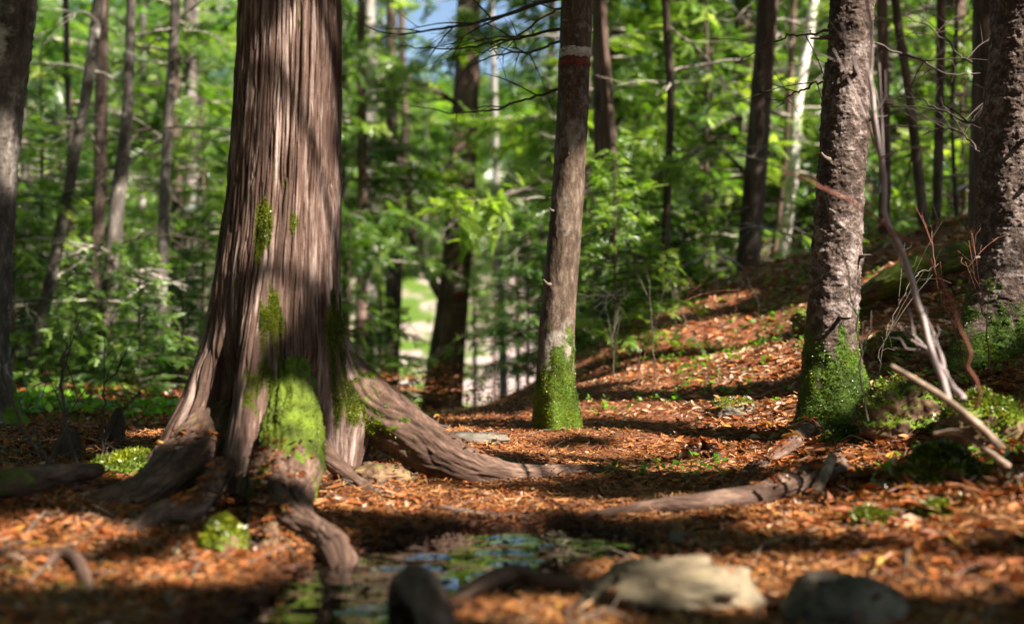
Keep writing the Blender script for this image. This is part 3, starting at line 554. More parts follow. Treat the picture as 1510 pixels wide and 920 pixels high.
def crown(h, z0, L0, nbr, sp, kind, seed, step=.11, droop=.35, bare=0.15, rise=.25, lift=0.0):
    """Whorled branches with fronds; returns leaf arrays and woody arrays in tree space."""
    r = np.random.default_rng(seed); PP, XX, SS, TT, wood = [], [], [], [], []
    for k in range(nbr):
        u = (k + r.random()) / nbr; z = z0 + (h - z0) * u ** 1.05; L = (L0 * (1 - u) ** .8 + .12 * L0) * r.uniform(.6, 1.25); a = r.uniform(0, 2 * np.pi)
        dr = np.array([math.cos(a), math.sin(a), 0]); t = np.linspace(0, 1, 6)[:, None]
        C = np.array([0, 0, z]) + dr * L * t + np.array([0, 0, 1.]) * (rise * t - droop * t ** 2 + lift * t ** 3) * L + np.cross(dr, [0, 0, 1]) * r.normal(0, .12) * L * t ** 2
        wood.append(sweep(C, np.linspace(.007 + .006 * L, .002, 6), 4))
        n = max(3, int(L / step)); tt = r.uniform(bare, 1, n); tt[-1] = .97; P = np.stack([np.interp(tt, t[:, 0], C[:, i]) for i in range(3)], -1)
        T = np.stack([np.interp(tt, t[:, 0], np.gradient(C, axis=0)[:, i]) for i in range(3)], -1); T /= np.linalg.norm(T, axis=1)[:, None]
        for s in (-1, 1):
            sd = np.cross(T, [0, 0, 1.]) * s; X = T * r.uniform(.5, 1.1, (n, 1)) + sd * r.uniform(.4, 1.1, (n, 1)) + np.stack([np.zeros(n), np.zeros(n), r.normal(-.2, .5, n)], -1)
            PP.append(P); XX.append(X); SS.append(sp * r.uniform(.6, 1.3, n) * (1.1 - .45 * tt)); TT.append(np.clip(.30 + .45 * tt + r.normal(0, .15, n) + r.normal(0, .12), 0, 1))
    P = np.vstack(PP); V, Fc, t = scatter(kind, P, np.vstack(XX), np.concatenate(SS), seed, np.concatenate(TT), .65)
    Wd = cat(wood); return (V, Fc, t), Wd
def crown_mesh(name, leaf, wood, mat, wmat):
    V = np.vstack([leaf[0], wood[0]]); Fc = np.vstack([leaf[1], wood[1] + len(leaf[0])]); tint = np.concatenate([leaf[2], np.zeros(len(wood[0]))])
    b = np.vstack([leaf[0] * 0, wood[2]]); mi = np.concatenate([np.zeros(len(leaf[1])), np.ones(len(wood[1]))])
    return mesh(name, V, Fc, [M[mat], M[wmat]], {'tint': tint, 'bco': b, 'moss': np.zeros(len(V))}, False, mi)
def proto(name, h, r0, bark, crown_args, leafmat, nl, seed, label, cat_, group, wood='twig', limb_z=(.4, 3.0), lean=.02):
    t = thing(name, (0, 0, 0), label, cat_, group); rr = np.random.default_rng(seed)
    P = smooth_path([(0, 0, -.3), (lean * h * .2, 0, h * .3), (lean * h * .1, lean * h * .2, h * .6), (lean * h * .3, 0, h)], 40); R = np.interp(np.linspace(0, 1, 40), [0, .05, .1, .8, 1], [1.35 * r0, 1.1 * r0, r0, .45 * r0, .1 * r0])
    V, Fc, b = sweep(P, R, 14, .12, 6, 1, seed); part('stem' if h < 5.5 else 'trunk', V, Fc, M[bark], t, {'bco': b, 'moss': .9 * sstep(.5, .0, V[:, 2]) + .2 * fbm(V * 6, 2)})
    if crown_args:
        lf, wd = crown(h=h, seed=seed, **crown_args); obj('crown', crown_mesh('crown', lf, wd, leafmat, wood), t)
    for k in range(nl):
        z = rr.uniform(*limb_z); a = rr.uniform(0, 2 * np.pi); L = rr.uniform(.7, 1.8); c = np.array([np.interp(z, P[:, 2], P[:, 0]), np.interp(z, P[:, 2], P[:, 1]), z]); dr = np.array([math.cos(a), math.sin(a), rr.normal(0, .15)])
        V, Fc, b = limb_set([c, c + dr * L * .4 + [0, 0, .05], c + dr * L * .75, c + dr * L + [0, 0, -.15 * L]], [.016, .013, .009, .004], seed * 31 + k, 8, .55, 5); part('dead_limb', V, Fc, M['twig'], t, {'bco': b, 'moss': np.zeros(len(V))})
    return t

def leafy(t, pts, R, sp, seed, n=60):
    r = np.random.default_rng(seed); P = smooth_path([W(*p) for p in pts], 40); wd = [sweep(P, np.linspace(R, .003, 40), 6)]; T = np.gradient(P, axis=0); T /= np.linalg.norm(T, axis=1)[:, None]; PP, XX = [], []
    for k in range(14):
        i = int(r.uniform(.3, .99) * 39); sd = np.cross(T[i], [0, 0, 1.]) * r.choice([-1, 1]); d = T[i] * .6 + sd * r.uniform(.2, 1) + [0, 0, r.normal(-.05, .3)]; d /= np.linalg.norm(d); L = sp * r.uniform(1.2, 3)
        q = P[i] + d * np.linspace(0, 1, 8)[:, None] * L + np.array([0, 0, -.10 * L]) * (np.linspace(0, 1, 8) ** 2)[:, None]; wd.append(sweep(q, np.linspace(.005, .002, 8), 4))
        for u in range(n // 10 + 4): PP.append(q[r.integers(1, 8)]); XX.append(d + r.normal(0, .5, 3))
    lf = scatter('cedar', np.array(PP), np.array(XX), sp * r.uniform(.6, 1.3, len(PP)), seed, np.clip(r.normal(.75, .15, len(PP)), 0, 1), .5); w = cat(wd); b = np.array(t.location)
    obj('leafy_branch', crown_mesh('leafy_branch', (lf[0] - b, lf[1], lf[2]), (w[0] - b, w[1], w[2]), 'cedarleaf', 'darktwig'), t)
leafy(BT[1][0], [(892, 270, 10.5), (820, 265, 10.1), (740, 290, 9.7), (668, 300, 9.4)], .02, .20, 1, 80)
leafy(BT[1][0], [(892, 350, 10.5), (880, 310, 9.6), (868, 280, 9.0), (862, 270, 8.7)], .015, .18, 2)
leafy(BT[0][0], [(684, 240, 16.7), (630, 260, 15.8), (570, 320, 15.0), (530, 350, 14.6)], .03, .28, 3, 80)
leafy(BT[3][0], [(1112, 270, 10.2), (1060, 220, 10.1), (1010, 230, 9.9), (960, 265, 9.7)], .02, .20, 4)
# ------------------------------------------------------------------ saplings and forest behind
SAP = [proto('fir_sapling', 2.6, .020, 'dark', dict(z0=.2, L0=.95, nbr=64, sp=.22, kind='fir', step=.09, droop=.3), 'fir', 0, 41, 'x', 'sapling', None, 'darktwig'),
       proto('fir_sapling', 4.4, .035, 'dark', dict(z0=.5, L0=1.35, nbr=80, sp=.28, kind='fir', step=.11, droop=.4), 'fir', 3, 42, 'x', 'sapling', None, 'darktwig', (.3, 2)),
       proto('cedar_sapling', 3.2, .028, 'brown', dict(z0=.3, L0=1.1, nbr=56, sp=.26, kind='cedar', step=.09, droop=.45, lift=.2), 'cedarleaf', 2, 43, 'x', 'sapling', None, 'darktwig', (.3, 1.5))]
SAPS = [  # kind, column, depth, scale, label (None: the shared one)
 (0, 778, 9.6, .62, 'bright fir sapling between the two blazed trees with light fronds facing the path'), (2, 908, 7.8, .48, 'feathery green cedar sapling half hidden behind the slim blazed trunk'),
 (1, 1042, 12.5, 1.0, 'tall vivid green fir sapling in the sunlit gap right of the blazed tree'), (0, 935, 9.4, .50, 'low dark green fir sapling at the foot of the leafy slope'),
 (0, 205, 8.2, .5, 'small bright fir sapling beside the leaning pale trunk at left'), (0, 112, 8.6, .42, 'small fir sapling under the slanting grey trunk at left'), (2, 268, 9.0, .42, 'low cedar sapling close to the left flank of the massive cedar')]
SHARED = [(1, 815, 19, 1.0), (0, 985, 12, .8), (1, 1000, 17, 1.1), (0, 1075, 14.5, 1.1), (2, 1190, 14, 1.0), (0, 1260, 12, .9), (1, 1340, 13.5, .9), (2, 1420, 12, .9), (1, 60, 12, .9), (2, 300, 12.5, 1.1), (1, 160, 14.5, 1.0), (2, 20, 9.6, .8), (2, 515, 12, .7),
          (1, 230, 17, 1.2), (1, 400, 16, 1.2), (2, 930, 15, 1.3), (0, 850, 11.5, .8), (1, 1140, 18, 1.2), (1, 90, 18, 1.2), (1, 1290, 18, 1.3), (1, 1470, 16, 1.2), (2, 1010, 10.4, .42), (0, 870, 9.8, .42), (2, 960, 10.6, .5), (2, 160, 9.8, .45), (0, 320, 10.5, .5), (2, 60, 10, .5)]
def place_saps():
    used = set()
    for q, row in enumerate(SAPS + SHARED):
        k, px, d, sc = row[:4]; g = B(px, d); rz = float(rng.uniform(0, 6.28)); o = SAP[k]
        if k in used: o = copy_thing(SAP[k], g, rz, sc)
        else: used.add(k); o.location = tuple(g); o.rotation_euler = (0, 0, rz); o.scale = (sc,) * 3
        o['group'] = 'young conifers between the trunks'
        o['label'] = row[4] if len(row) > 4 else ('young fir with layered needle fronds in the blurred background' if k < 2 else 'young cedar with drooping sprays in the blurred background')
place_saps()
BG = [proto('cedar_tree', 10, .13, 'brown', dict(z0=1.3, L0=1.7, nbr=92, sp=.34, kind='cedar', step=.12, droop=.5, lift=.25), 'cedarleaf', 11, 51, 'leafy cedar tree among the blurred trees of the background', 'tree', 'leafy cedars in the background'),
      proto('cedar_tree', 11, .10, 'dark', dict(z0=2.2, L0=1.9, nbr=78, sp=.36, kind='cedar', step=.12, droop=.6, lift=.3), 'cedarleaf', 13, 52, 'leafy cedar tree among the blurred trees of the background', 'tree', 'leafy cedars in the background'),
      proto('fir_tree', 12, .11, 'grey', dict(z0=2.3, L0=1.9, nbr=95, sp=.36, kind='fir', step=.13, droop=.35), 'fir', 14, 53, 'tall fir with bare grey lower limbs in the blurred background', 'tree', 'firs in the background'),
      proto('hardwood_tree', 11, .09, 'grey', dict(z0=4.0, L0=2.0, nbr=50, sp=.1, kind='leaf', step=.05, droop=-.1), 'herb', 13, 54, 'slim pale grey hardwood trunk in the blurred background', 'tree', 'pale hardwoods in the background')]
def place_bg():
    r = np.random.default_rng(77); spots = []; used = set()
    tries = 0
    while len(spots) < 150 and tries < 20000:
        tries += 1; y = 13 + 55 * r.random() ** 1.35; x = r.uniform(-.56, .56) * y * 1.1; px = CX + F * x / y
        if 525 < px < 860 and y < 60: continue
        if 22 < y < 54 and -9 < x < 13: continue
        if y < 20 and r.random() < .35: continue
        if any((x - a) ** 2 + (y - b) ** 2 < (1.3 + .02 * y) ** 2 for a, b in spots): continue
        spots.append((x, y)); k = int(r.choice(4, p=[.36, .26, .24, .14])); g = (x, y, float(gh(x, y))); o = BG[k]; rz = float(r.uniform(0, 6.28)); sc = float(r.uniform(.8, 1.25))
        if k in used: o = copy_thing(BG[k], g, rz, sc)
        else: used.add(k); o.location = g; o.rotation_euler = (0, 0, rz); o.scale = (sc,) * 3
def place_shade_ring():      # unseen trees added beside and behind the camera to darken the ambient light
    r = np.random.default_rng(31)
    for a in np.linspace(0, 1, 46):
        th = math.radians(-205 + 230 * a); R = r.uniform(5.0, 6.5) + 2.2 * (int(a * 45) % 3); x, y = R * math.cos(th), 1.5 + R * math.sin(th)
        if x > .8 and -8 < y < 6: continue
        if y > 1 and abs(x) < .6 * y: continue
        copy_thing(BG[int(r.integers(0, 2))], (x, y, float(gh(x, y))), float(r.uniform(0, 6.28)), float(r.uniform(.9, 1.2)))  # unseen copies keep the label of the background trees
def place_high():      # cedars whose crowns start well above the bright gap down the path
    hi = proto('cedar_tree', 12, .11, 'brown', dict(z0=4.0, L0=1.9, nbr=85, sp=.32, kind='cedar', step=.12, droop=.6, lift=.3), 'cedarleaf', 7, 55, 'slim cedar with a high crown and bare lower trunk beyond the bright gap', 'tree', 'high-crowned cedars beyond the gap', limb_z=(1, 4.2))
    for k, (px, d, sc) in enumerate([(530, 15, .75), (700, 26, .52), (765, 24, .5), (560, 23, .8), (800, 18, .48), (730, 30, .58), (845, 21, .7), (900, 19, .8)]):
        o = hi if k == 0 else copy_thing(hi, (0, 0, 0)); o.location = tuple(B(px, d)); o.rotation_euler = (0, 0, k * 1.7); o.scale = (sc,) * 3
place_bg(); place_shade_ring(); place_high()
# far wood that reads as one mass up the opposite hillside
def far_wood():
    r = np.random.default_rng(5); n = 12000; y = r.uniform(60, 110, n); x = r.uniform(-.62, .62, n) * y; z = gh(x, y) + np.where(np.abs(x / y + .02) < .11, 9, 15) * r.random(n) ** .8
    V, Fc, t = scatter('cedar', np.stack([x, y, z], -1), r.normal(0, 1, (n, 3)) * [1, 1, .4], r.uniform(1.6, 3.2, n), 3, None, .8)
    tag(obj('distant_wood', mesh('distant_wood', V, Fc, M['cedarleaf'], {'tint': t}, False)), 'distant wooded hillside reading as one green mass', 'woodland', None, 'stuff')
far_wood()

# ------------------------------------------------------------------ unseen canopy added and shaped to dapple the light
def ray_ground(px, py): return G(px, py)
SHAFT = []  # lines toward the sun kept clear of added leaves, lighting chosen spots
for px, py, r in [(520, 705, .10), (600, 735, .14), (680, 745, .12), (760, 740, .08), (930, 672, .13), (1000, 660, .16), (1060, 688, .12), (1110, 650, .12), (850, 690, .10), (900, 600, .16), (960, 580, .2), (1050, 560, .24), (1120, 550, .18), (1000, 520, .24), (930, 520, .22), (1100, 500, .2), (1150, 480, .24), (1165, 600, .14), (880, 635, .12), (700, 640, .26), (740, 660, .16), (650, 625, .3), (900, 560, .22), (980, 545, .26), (1080, 530, .26), (1140, 590, .16), (1000, 605, .18), (1170, 530, .18), (870, 600, .2), (1040, 490, .22), (960, 640, .12), (1100, 625, .12),
                  (60, 790, .09), (120, 782, .07), (30, 800, .06), (330, 815, .05), (400, 800, .05), (450, 830, .07), (1200, 770, .10), (1290, 750, .10), (1400, 755, .09), (1440, 750, .08), (1150, 845, .08), (1300, 850, .09), (1420, 862, .09), (1050, 856, .10), (960, 850, .09), (1350, 860, .09), (1230, 850, .08), (1470, 770, .08), (1330, 790, .06), (1270, 680, .07), (1215, 705, .05), (1370, 640, .07), (200, 690, .08), (170, 700, .07), (270, 640, .18), (1040, 450, .12), (1440, 660, .05), (1400, 690, .05), (560, 900, .02), (900, 755, .05), (960, 752, .05), (1040, 744, .06), (1130, 735, .05), (740, 770, .04), (800, 905, .06), (715, 908, .05), (410, 818, .06), (330, 842, .06), (250, 850, .05), (765, 703, .06), (835, 700, .06), (500, 745, .07), (60, 850, .05)]:
    SHAFT.append((ray_ground(px, py), r))
for px, py, d, r in [(478, 40, 3.72, .08), (468, 130, 3.72, .07), (445, 210, 3.72, .07), (425, 60, 3.72, .05), (425, 290, 3.72, .06), (400, 330, 3.73, .06), (490, 250, 3.75, .06), (480, 350, 3.72, .05), (402, 440, 3.7, .05), (425, 590, 3.5, .07), (445, 610, 3.5, .06), (430, 640, 3.48, .05), (545, 580, 3.8, .05), (590, 615, 3.8, .06), (630, 650, 3.8, .07), (690, 685, 3.8, .06), (500, 812, 2.76, .05), (455, 775, 3.0, .04), (422, 690, 3.3, .05),
                     (845, 340, 5.4, .08), (840, 430, 5.4, .09), (840, 540, 5.4, .07), (838, 600, 5.4, .07), (1266, 60, 4.7, .08), (1260, 150, 4.7, .10), (1254, 230, 4.7, .10), (1248, 310, 4.7, .07), (205, 520, 8.2, .5), (250, 590, 8.6, .5), (120, 550, 8.6, .45), (1042, 230, 12.4, .9), (1042, 340, 12.4, .7), (895, 300, 7.8, .3), (778, 400, 9.5, .5), (700, 320, 9.5, .5), (865, 300, 9.0, .35), (770, 260, 9.8, .3), (1240, 470, 4.7, .04), (1497, 450, 4.85, .06), (12, 210, 5.7, .06), (180, 400, 10, .5), (1335, 420, 4, .05), (1355, 480, 3.9, .04), (1020, 870, 2.3, .06)]:
    SHAFT.append((W(px, py, d), r))
SP = np.array([s[0] for s in SHAFT]); SR = np.array([s[1] for s in SHAFT])
CT = [('fir_tree', (5.2, .15)), ('fir_tree', (7.4, 2.8)), ('cedar_tree', (4.6, -2.6)), ('fir_tree', (6.3, 5.4)), ('cedar_tree', (9.2, 5.6)), ('fir_tree', (8.4, -2.4)), ('cedar_tree', (7.6, 8.6))]  # unseen trees added to carry the shading leaves
def build_shade_canopy():
    r = np.random.default_rng(21); n = 1500
    gx = r.uniform(-5.2, 3.6, n); gy = r.uniform(.6, 11.5, n); hz = r.uniform(3.6, 8.5, n); C = np.stack([gx, gy, 0 * gx], -1) + SUN * (hz / SUN[2])[:, None]
    sh = []  # chosen spots darkened by extra leaf clumps placed toward the sun
    for q in [(330, 600, 3.6), (300, 660, 3.55), (275, 700, 3.5), (250, 720, 3.4), (350, 450, 3.72), (340, 520, 3.7), (365, 400, 3.72), (310, 520, 3.75), (330, 560, 3.7), (295, 600, 3.62), (345, 620, 3.6), (372, 500, 3.7), (378, 560, 3.68), (335, 470, 3.74), (345, 350, 3.75), (352, 200, 3.76), (270, 660, 3.5), (230, 700, 3.4), (310, 640, 3.6), (350, 250, 3.75), (362, 120, 3.75), (360, 30, 3.75), (455, 440, 3.7), (430, 500, 3.68), (540, 660, 3.75), (515, 640, 3.75), (835, 80, 5.4), (838, 170, 5.4), (815, 480, 5.4),
              (1480, 200, 4.9), (1470, 80, 4.9), (1490, 300, 4.9), (1480, 380, 4.9), (1500, 140, 4.9), (1440, 520, 4.9), (1215, 560, 4.7), (1230, 400, 4.7), (1240, 20, 4.7), (5, 50, 5.7), (0, 330, 5.7), (0, 450, 5.7), (20, 600, 5.7), (385, 730, 3.1), (240, 760, 3.0)]: sh.append(W(*q))
    for q in [(100, 720), (250, 810), (60, 730), (180, 760), (200, 880), (60, 880), (330, 880), (700, 890), (600, 870), (820, 880), (1000, 440), (1130, 430), (1060, 470), (1170, 440), (1350, 690), (1240, 745), (1330, 720), (1200, 800), (960, 790), (880, 800), (1060, 800), (1480, 700), (1450, 640), (900, 730), (640, 700), (780, 680), (760, 720), (1180, 640), (100, 660), (200, 650), (1300, 800), (1420, 800), (1480, 830), (1100, 900), (480, 740), (740, 800)]: sh.append(G(*q))
    sh = np.array(sh); Cs = (sh[:, None] + SUN * r.uniform(6.5, 11, (len(sh), 7))[..., None]).reshape(-1, 3); C = np.vstack([C, Cs]); n += len(Cs)
    n2 = 760; C = np.vstack([C, np.stack([r.uniform(-8, 6, n2), r.uniform(-5, 9, n2), r.uniform(5.2, 9, n2)], -1)]); n += n2  # more overhead clumps added to hold back sky light
    m = 60; P = (C[:, None] + r.normal(0, 1, (n, m, 3)) * [.42, .42, .22]).reshape(-1, 3); X = r.normal(0, 1, P.shape) * [1, 1, .35]; S = r.uniform(.10, .22, len(P))
    Q = P + X / np.linalg.norm(X, axis=1)[:, None] * S[:, None] * .5      # frond centres
    d = Q[:, None] - SP[None]; al = (d * SUN).sum(-1); dist = np.sqrt(np.maximum((d ** 2).sum(-1) - al ** 2, 0)); keep = ~((dist < SR[None] + .02 + .4 * S[:, None]) & (al > .3)).any(1)
    P, X, S = P[keep], X[keep], S[keep]; own = np.argmin(np.stack([np.hypot(P[:, 0] - c[1][0], P[:, 1] - c[1][1]) for c in CT], -1), 1); ownc = np.argmin(np.stack([np.hypot(C[:, 0] - c[1][0], C[:, 1] - c[1][1]) for c in CT], -1), 1)
    for k, (nm, (x, y)) in enumerate(CT):
        z = float(gh(x, y)); t = thing(nm, (x, y, z), 'unseen conifer added beyond the right side, crown shaped to dapple the path', 'tree', 'added canopy trees out of view')
        V, Fc, b = sweep(smooth_path([(x, y, z - .3), (x + .05, y, z + 4), (x, y + .1, z + 10)], 40), np.linspace(.17, .05, 40), 16, .1, 6, 1, k); part('trunk', V, Fc, M['dark'], t, {'bco': b, 'moss': 0 * V[:, 0]})
        mk = own == k
        if mk.sum() < 3: continue
        kind = 'fir' if nm == 'fir_tree' else 'cedar'; lf = scatter(kind, P[mk], X[mk], S[mk], 60 + k, None, .35); wd = []
        for c in C[ownc == k][::3]:
            a = np.array([x, y, min(c[2] - .2, z + 9)]); sg = a + (c - a) * np.linspace(0, 1, 24)[:, None]; e = sg[:, None] - SP[None]; ae = (e * SUN).sum(-1)
            if (np.sqrt(np.maximum((e ** 2).sum(-1) - ae ** 2, 0)) < SR[None]).any(): continue
            wd.append(sweep(smooth_path([a, (a + c) / 2 + [0, 0, .15], c], 6), np.linspace(.022, .005, 6), 4))
        me = crown_mesh('crown', lf, cat(wd) if wd else (np.zeros((4, 3)), np.array([[0, 1, 2, 3]]), np.zeros((4, 3))), 'fir' if kind == 'fir' else 'cedarleaf', 'darktwig'); o = obj('crown', me, t); o.location = (-x, -y, -z)
build_shade_canopy()

# ------------------------------------------------------------------ things on the ground
def tube_thing(name, pts, R, mat, label, cat_, n=160, ns=72, rough=.2, freq=9, tall=1.0, moss=None, seed=1, group=None, ntw=0):
    P = smooth_path([np.asarray(p, float) for p in pts], n); R = np.interp(np.linspace(0, 1, n), np.linspace(0, 1, len(R)), R); R[0] *= .6; R[-1] *= .6
    V, Fc, b = sweep(P, R, ns, rough, freq, tall, seed, .1); nv = len(V); V = np.vstack([V, P[0], P[-1]]); b = np.vstack([b, b[0], b[-1]])
    j = np.arange(ns); cap = [np.stack([np.full(ns, nv), (j + 1) % ns, j, np.full(ns, nv)], -1)[:, :3], np.stack([np.full(ns, nv + 1), (n - 1) * ns + j, (n - 1) * ns + (j + 1) % ns], -1)]
    caps = np.vstack(cap); Fc = np.vstack([Fc, np.column_stack([caps, caps[:, 2]])]) if False else Fc
    V = V[:nv]; b = b[:nv]; V.reshape(n, ns, 3)[0] = P[0]; V.reshape(n, ns, 3)[-1] = P[-1]
    mo = moss(V) if moss else np.zeros(nv); o = obj(name, mesh(name, V, Fc, M[mat], {'bco': b, 'moss': mo})); tag(o, label, cat_, group); return o, V, normals(V, n, ns), mo
def root_of(t, pts, R, seed, moss=0.0, n=200, tall=1.0, name='root'):
    P = smooth_path([np.asarray(p, float) for p in pts], n); P[:, 2] += .008 * fbm(P * 6 + seed, 2); R = np.interp(np.linspace(0, 1, n), np.linspace(0, 1, len(R)), R); V, Fc, b = sweep(P, R, 90, .36, 9, tall, seed, .09)
    ROOT.append(V[V[:, 2] > np.repeat(P[:, 2] + .45 * R, 90)])
    return part(name, V, Fc, M['root'], t, {'bco': b, 'moss': moss + .25 * fbm(V * 9, 3)})
def gp(px, py, dz=0.0): g = G(px, py); return g + np.array([0, 0, dz])
def gw(px, py, dz=0.0): d = H * F / (py - CY); return np.array([(px - CX) / F * d, d, dz])
# the long root that crosses the path, with its stub, and others near the flaky conifer
root_of(rt, [gp(830, 768, -.005), gp(900, 764, .010), gp(970, 758, .018), gp(1040, 752, .022), gp(1110, 746, .028), gp(1165, 732, .035), gp(1205, 712, .035), gp(1240, 690, .0), W(1215, 640, 4.75)], [.010, .020, .026, .030, .034, .038, .036, .03, .05], 7)
root_of(rt, [gp(1085, 712, -.005), gp(1120, 694, .02), gp(1160, 672, .03), gp(1190, 652, .05), W(1205, 620, 4.78)], [.012, .022, .03, .04, .06], 8, .1)
root_of(rt, [gp(1000, 684, -.02), gp(1022, 676, .035), gp(1048, 676, .04), gp(1072, 690, -.03)], [.014, .022, .022, .016], 9)
o, V, Nn, mo = tube_thing('root_stub', [gp(1195, 735, -.03), gp(1212, 722, .03), gp(1228, 706, .07)], [.022, .02, .016], 'wood', 'pale broken root stub standing at the end of the path root', 'root', n=40, ns=24)
tube_thing('root_stub', [gw(668, 960, -.06), gw(648, 935, .0), gw(628, 908, .035), gw(608, 885, .035), gw(596, 872, -.005), gw(590, 862, -.07)], [.030, .034, .036, .036, .034, .028], 'root', 'dark knobbly root end rising from the near edge of the puddle', 'root', n=70, seed=4, rough=.3)
tube_thing('exposed_root', [gw(655, 876, -.03), gw(710, 866, .008), gw(760, 858, .022), gw(800, 866, .016), gw(860, 870, .010), gw(925, 874, -.02)], [.010, .018, .020, .017, .014, .008], 'root', 'thin dark root lying across the near mud between root end and pale boulder', 'root', seed=5)
tube_thing('exposed_root', [gp(55, 842, -.01), gp(92, 836, .03), gp(118, 852, .03), gp(138, 890, -.012)], [.010, .016, .014, .010], 'root', 'small reddish bent root in the litter at lower left', 'root', seed=6)
def blob_thing(name, c, size, mat, label, cat_, seed, rough=.18, freq=2.2, moss=None, fz=0, flat=.0, fl=.012):
    nr, ns = 90, 140; ph = np.linspace(0.001, np.pi - .001, nr)[:, None]; th = np.arange(ns)[None] / ns * 2 * np.pi
    D = np.stack([np.sin(ph) * np.cos(th), np.sin(ph) * np.sin(th), np.cos(ph) + 0 * th], -1)
    r = 1 + rough * fbm(D * freq + seed * 5.1, 4) * 1.6 + .18 * rough * fbm(D * freq * 4 + seed, 3); S = np.sign(D) * np.abs(D) ** (1 - flat)
    V = (np.asarray(c) + S * r[..., None] * np.asarray(size)).reshape(-1, 3); Fc = grid_faces(nr, ns)[:, ::-1]; Nn = -normals(V, nr, ns); Nn *= np.sign((Nn * D.reshape(-1, 3)).sum(1))[:, None]
    mo = moss(V, Nn) if moss else np.zeros(len(V)); t = thing(name, (c[0], c[1], float(gh(c[0], c[1]))), label, cat_)
    part('body' if 'moss' in name else 'stone' if 'boulder' in name or 'stone' in name else 'wood', V, Fc, M[mat], t, {'moss': mo, 'bco': V})
    tp = V[V[:, 2] > c[2] + .1 * size[2]]; ROOT.append(tp[np.random.default_rng(seed).integers(0, len(tp), 2500)])
    if fz:
        a, b, tt = fuzz(V, Nn, np.where(V[:, 2] > c[2] - size[2] * .3, mo, 0), fz, fl, seed, .45); part('moss', a, b, M['moss'], t, {'tint': tt}, False)
    return t
def boulder(px, py, w, hgt, dpt, mat, label, seed, moss=None, fz=0, sink=.4):
    g = G(px, py); return blob_thing('boulder', g + np.array([0, dpt * .6, hgt * (1 - sink) - hgt * .35]), (w / 2, dpt, hgt * .8), mat, label, 'rock', seed, .2, 1.8, moss, fz, .1)
boulder(1000, 905, .32, .085, .13, 'rock', 'long pale tan boulder half buried at the bottom of the photograph', 3, lambda V, Nn: .28 * sstep(.2, .9, Nn[:, 2]) + .3 * fbm(V * 9, 3))
boulder(1262, 925, .21, .075, .12, 'darkrock', 'dark brownish grey boulder in the bottom right foreground', 5, lambda V, Nn: .33 * sstep(.3, .9, Nn[:, 2]) + .3 * fbm(V * 14, 3))
boulder(1005, 806, .07, .03, .04, 'darkrock', 'small dark stone in the mud right of the puddle', 6)
boulder(680, 802, .14, .035, .06, 'darkrock', 'wet flat stone breaking the puddle surface', 7)
boulder(700, 655, .30, .045, .12, 'darkrock', 'flat grey stone in the path beyond the big cedar root', 8)
boulder(1085, 612, .22, .07, .10, 'darkrock', 'small mossy stone on the slope between blazed tree and flaky conifer', 9, lambda V, Nn: .6 * sstep(.2, .9, Nn[:, 2]) + .2 * fbm(V * 9, 3), 1500)
def clump(px, py, w, hgt, dp, label, seed, fz=5000, name='moss_clump', mat='rot', amt=1.0, fl=.014):
    g = G(px, py); return blob_thing(name, g + np.array([0, dp * .5, hgt * .1]), (w / 2, dp, hgt), mat, label, 'moss' if name == 'moss_clump' else 'stump', seed, .22, 2.2, lambda V, Nn: amt * sstep(-.2, .7, Nn[:, 2]) + .25 * fbm(V * 10, 3), fz, 0, fl)
clump(1398, 716, .22, .085, .10, 'vivid green cushion of moss on the right bank', 21, 9000)
clump(1290, 778, .11, .03, .06, 'flat light green moss tuft on the lower right bank', 22, 2500, amt=.8)
clump(1385, 765, .09, .03, .05, 'small moss tuft below the vivid moss cushion', 23, 2000, amt=.8)
clump(1250, 655, .14, .05, .09, 'mossy lump at the foot of the flaky conifer', 24, 3000)
clump(185, 700, .26, .05, .16, 'low moss mat between the dead log and the massive cedar', 25, 5000)
clump(325, 815, .10, .06, .06, 'dark mossy lump among the left cedar roots', 26, 2000, amt=.7)
clump(390, 812, .06, .07, .04, 'pointed mossy wood knob left of the front cedar root', 27, 0, amt=.5)
clump(555, 712, .22, .05, .10, 'heap of orange needles under the arching cedar root', 28, 0, name='moss_clump', amt=.3)
clump(1350, 640, .34, .15, .16, 'broken mossy stump on the right bank before the right-edge conifer', 31, 5000, 'rotten_stump', amt=.65)
clump(1460, 650, .26, .13, .16, 'rotten stump with dark moss at the right edge', 32, 4000, 'rotten_stump', amt=.6)
for px, py, hh, rr, lab, sd_ in ((90, 680, .11, .055, 'dark rotten stump behind the dead log at left', 33), (162, 655, .14, .045, 'small pointed rotten stump left of the massive cedar', 34)):
    g = G(px, py); tube_thing('rotten_stump', [g + [0, .05, -.06], g + [.0, .05, .03], g + [.012, .05, hh * .6], g + [.02, .05, hh]], [rr * 1.5, rr, rr * .8, rr * .25], 'dark', lab, 'stump', rough=.5, freq=14, seed=sd_)
clump(1330, 520, .30, .08, .20, 'mossy hummock behind the bent sapling', 35, 3000)
clump(1240, 480, .5, .10, .25, 'green hummock just left of the right-edge conifers on the slope', 36, 3000, amt=.7)
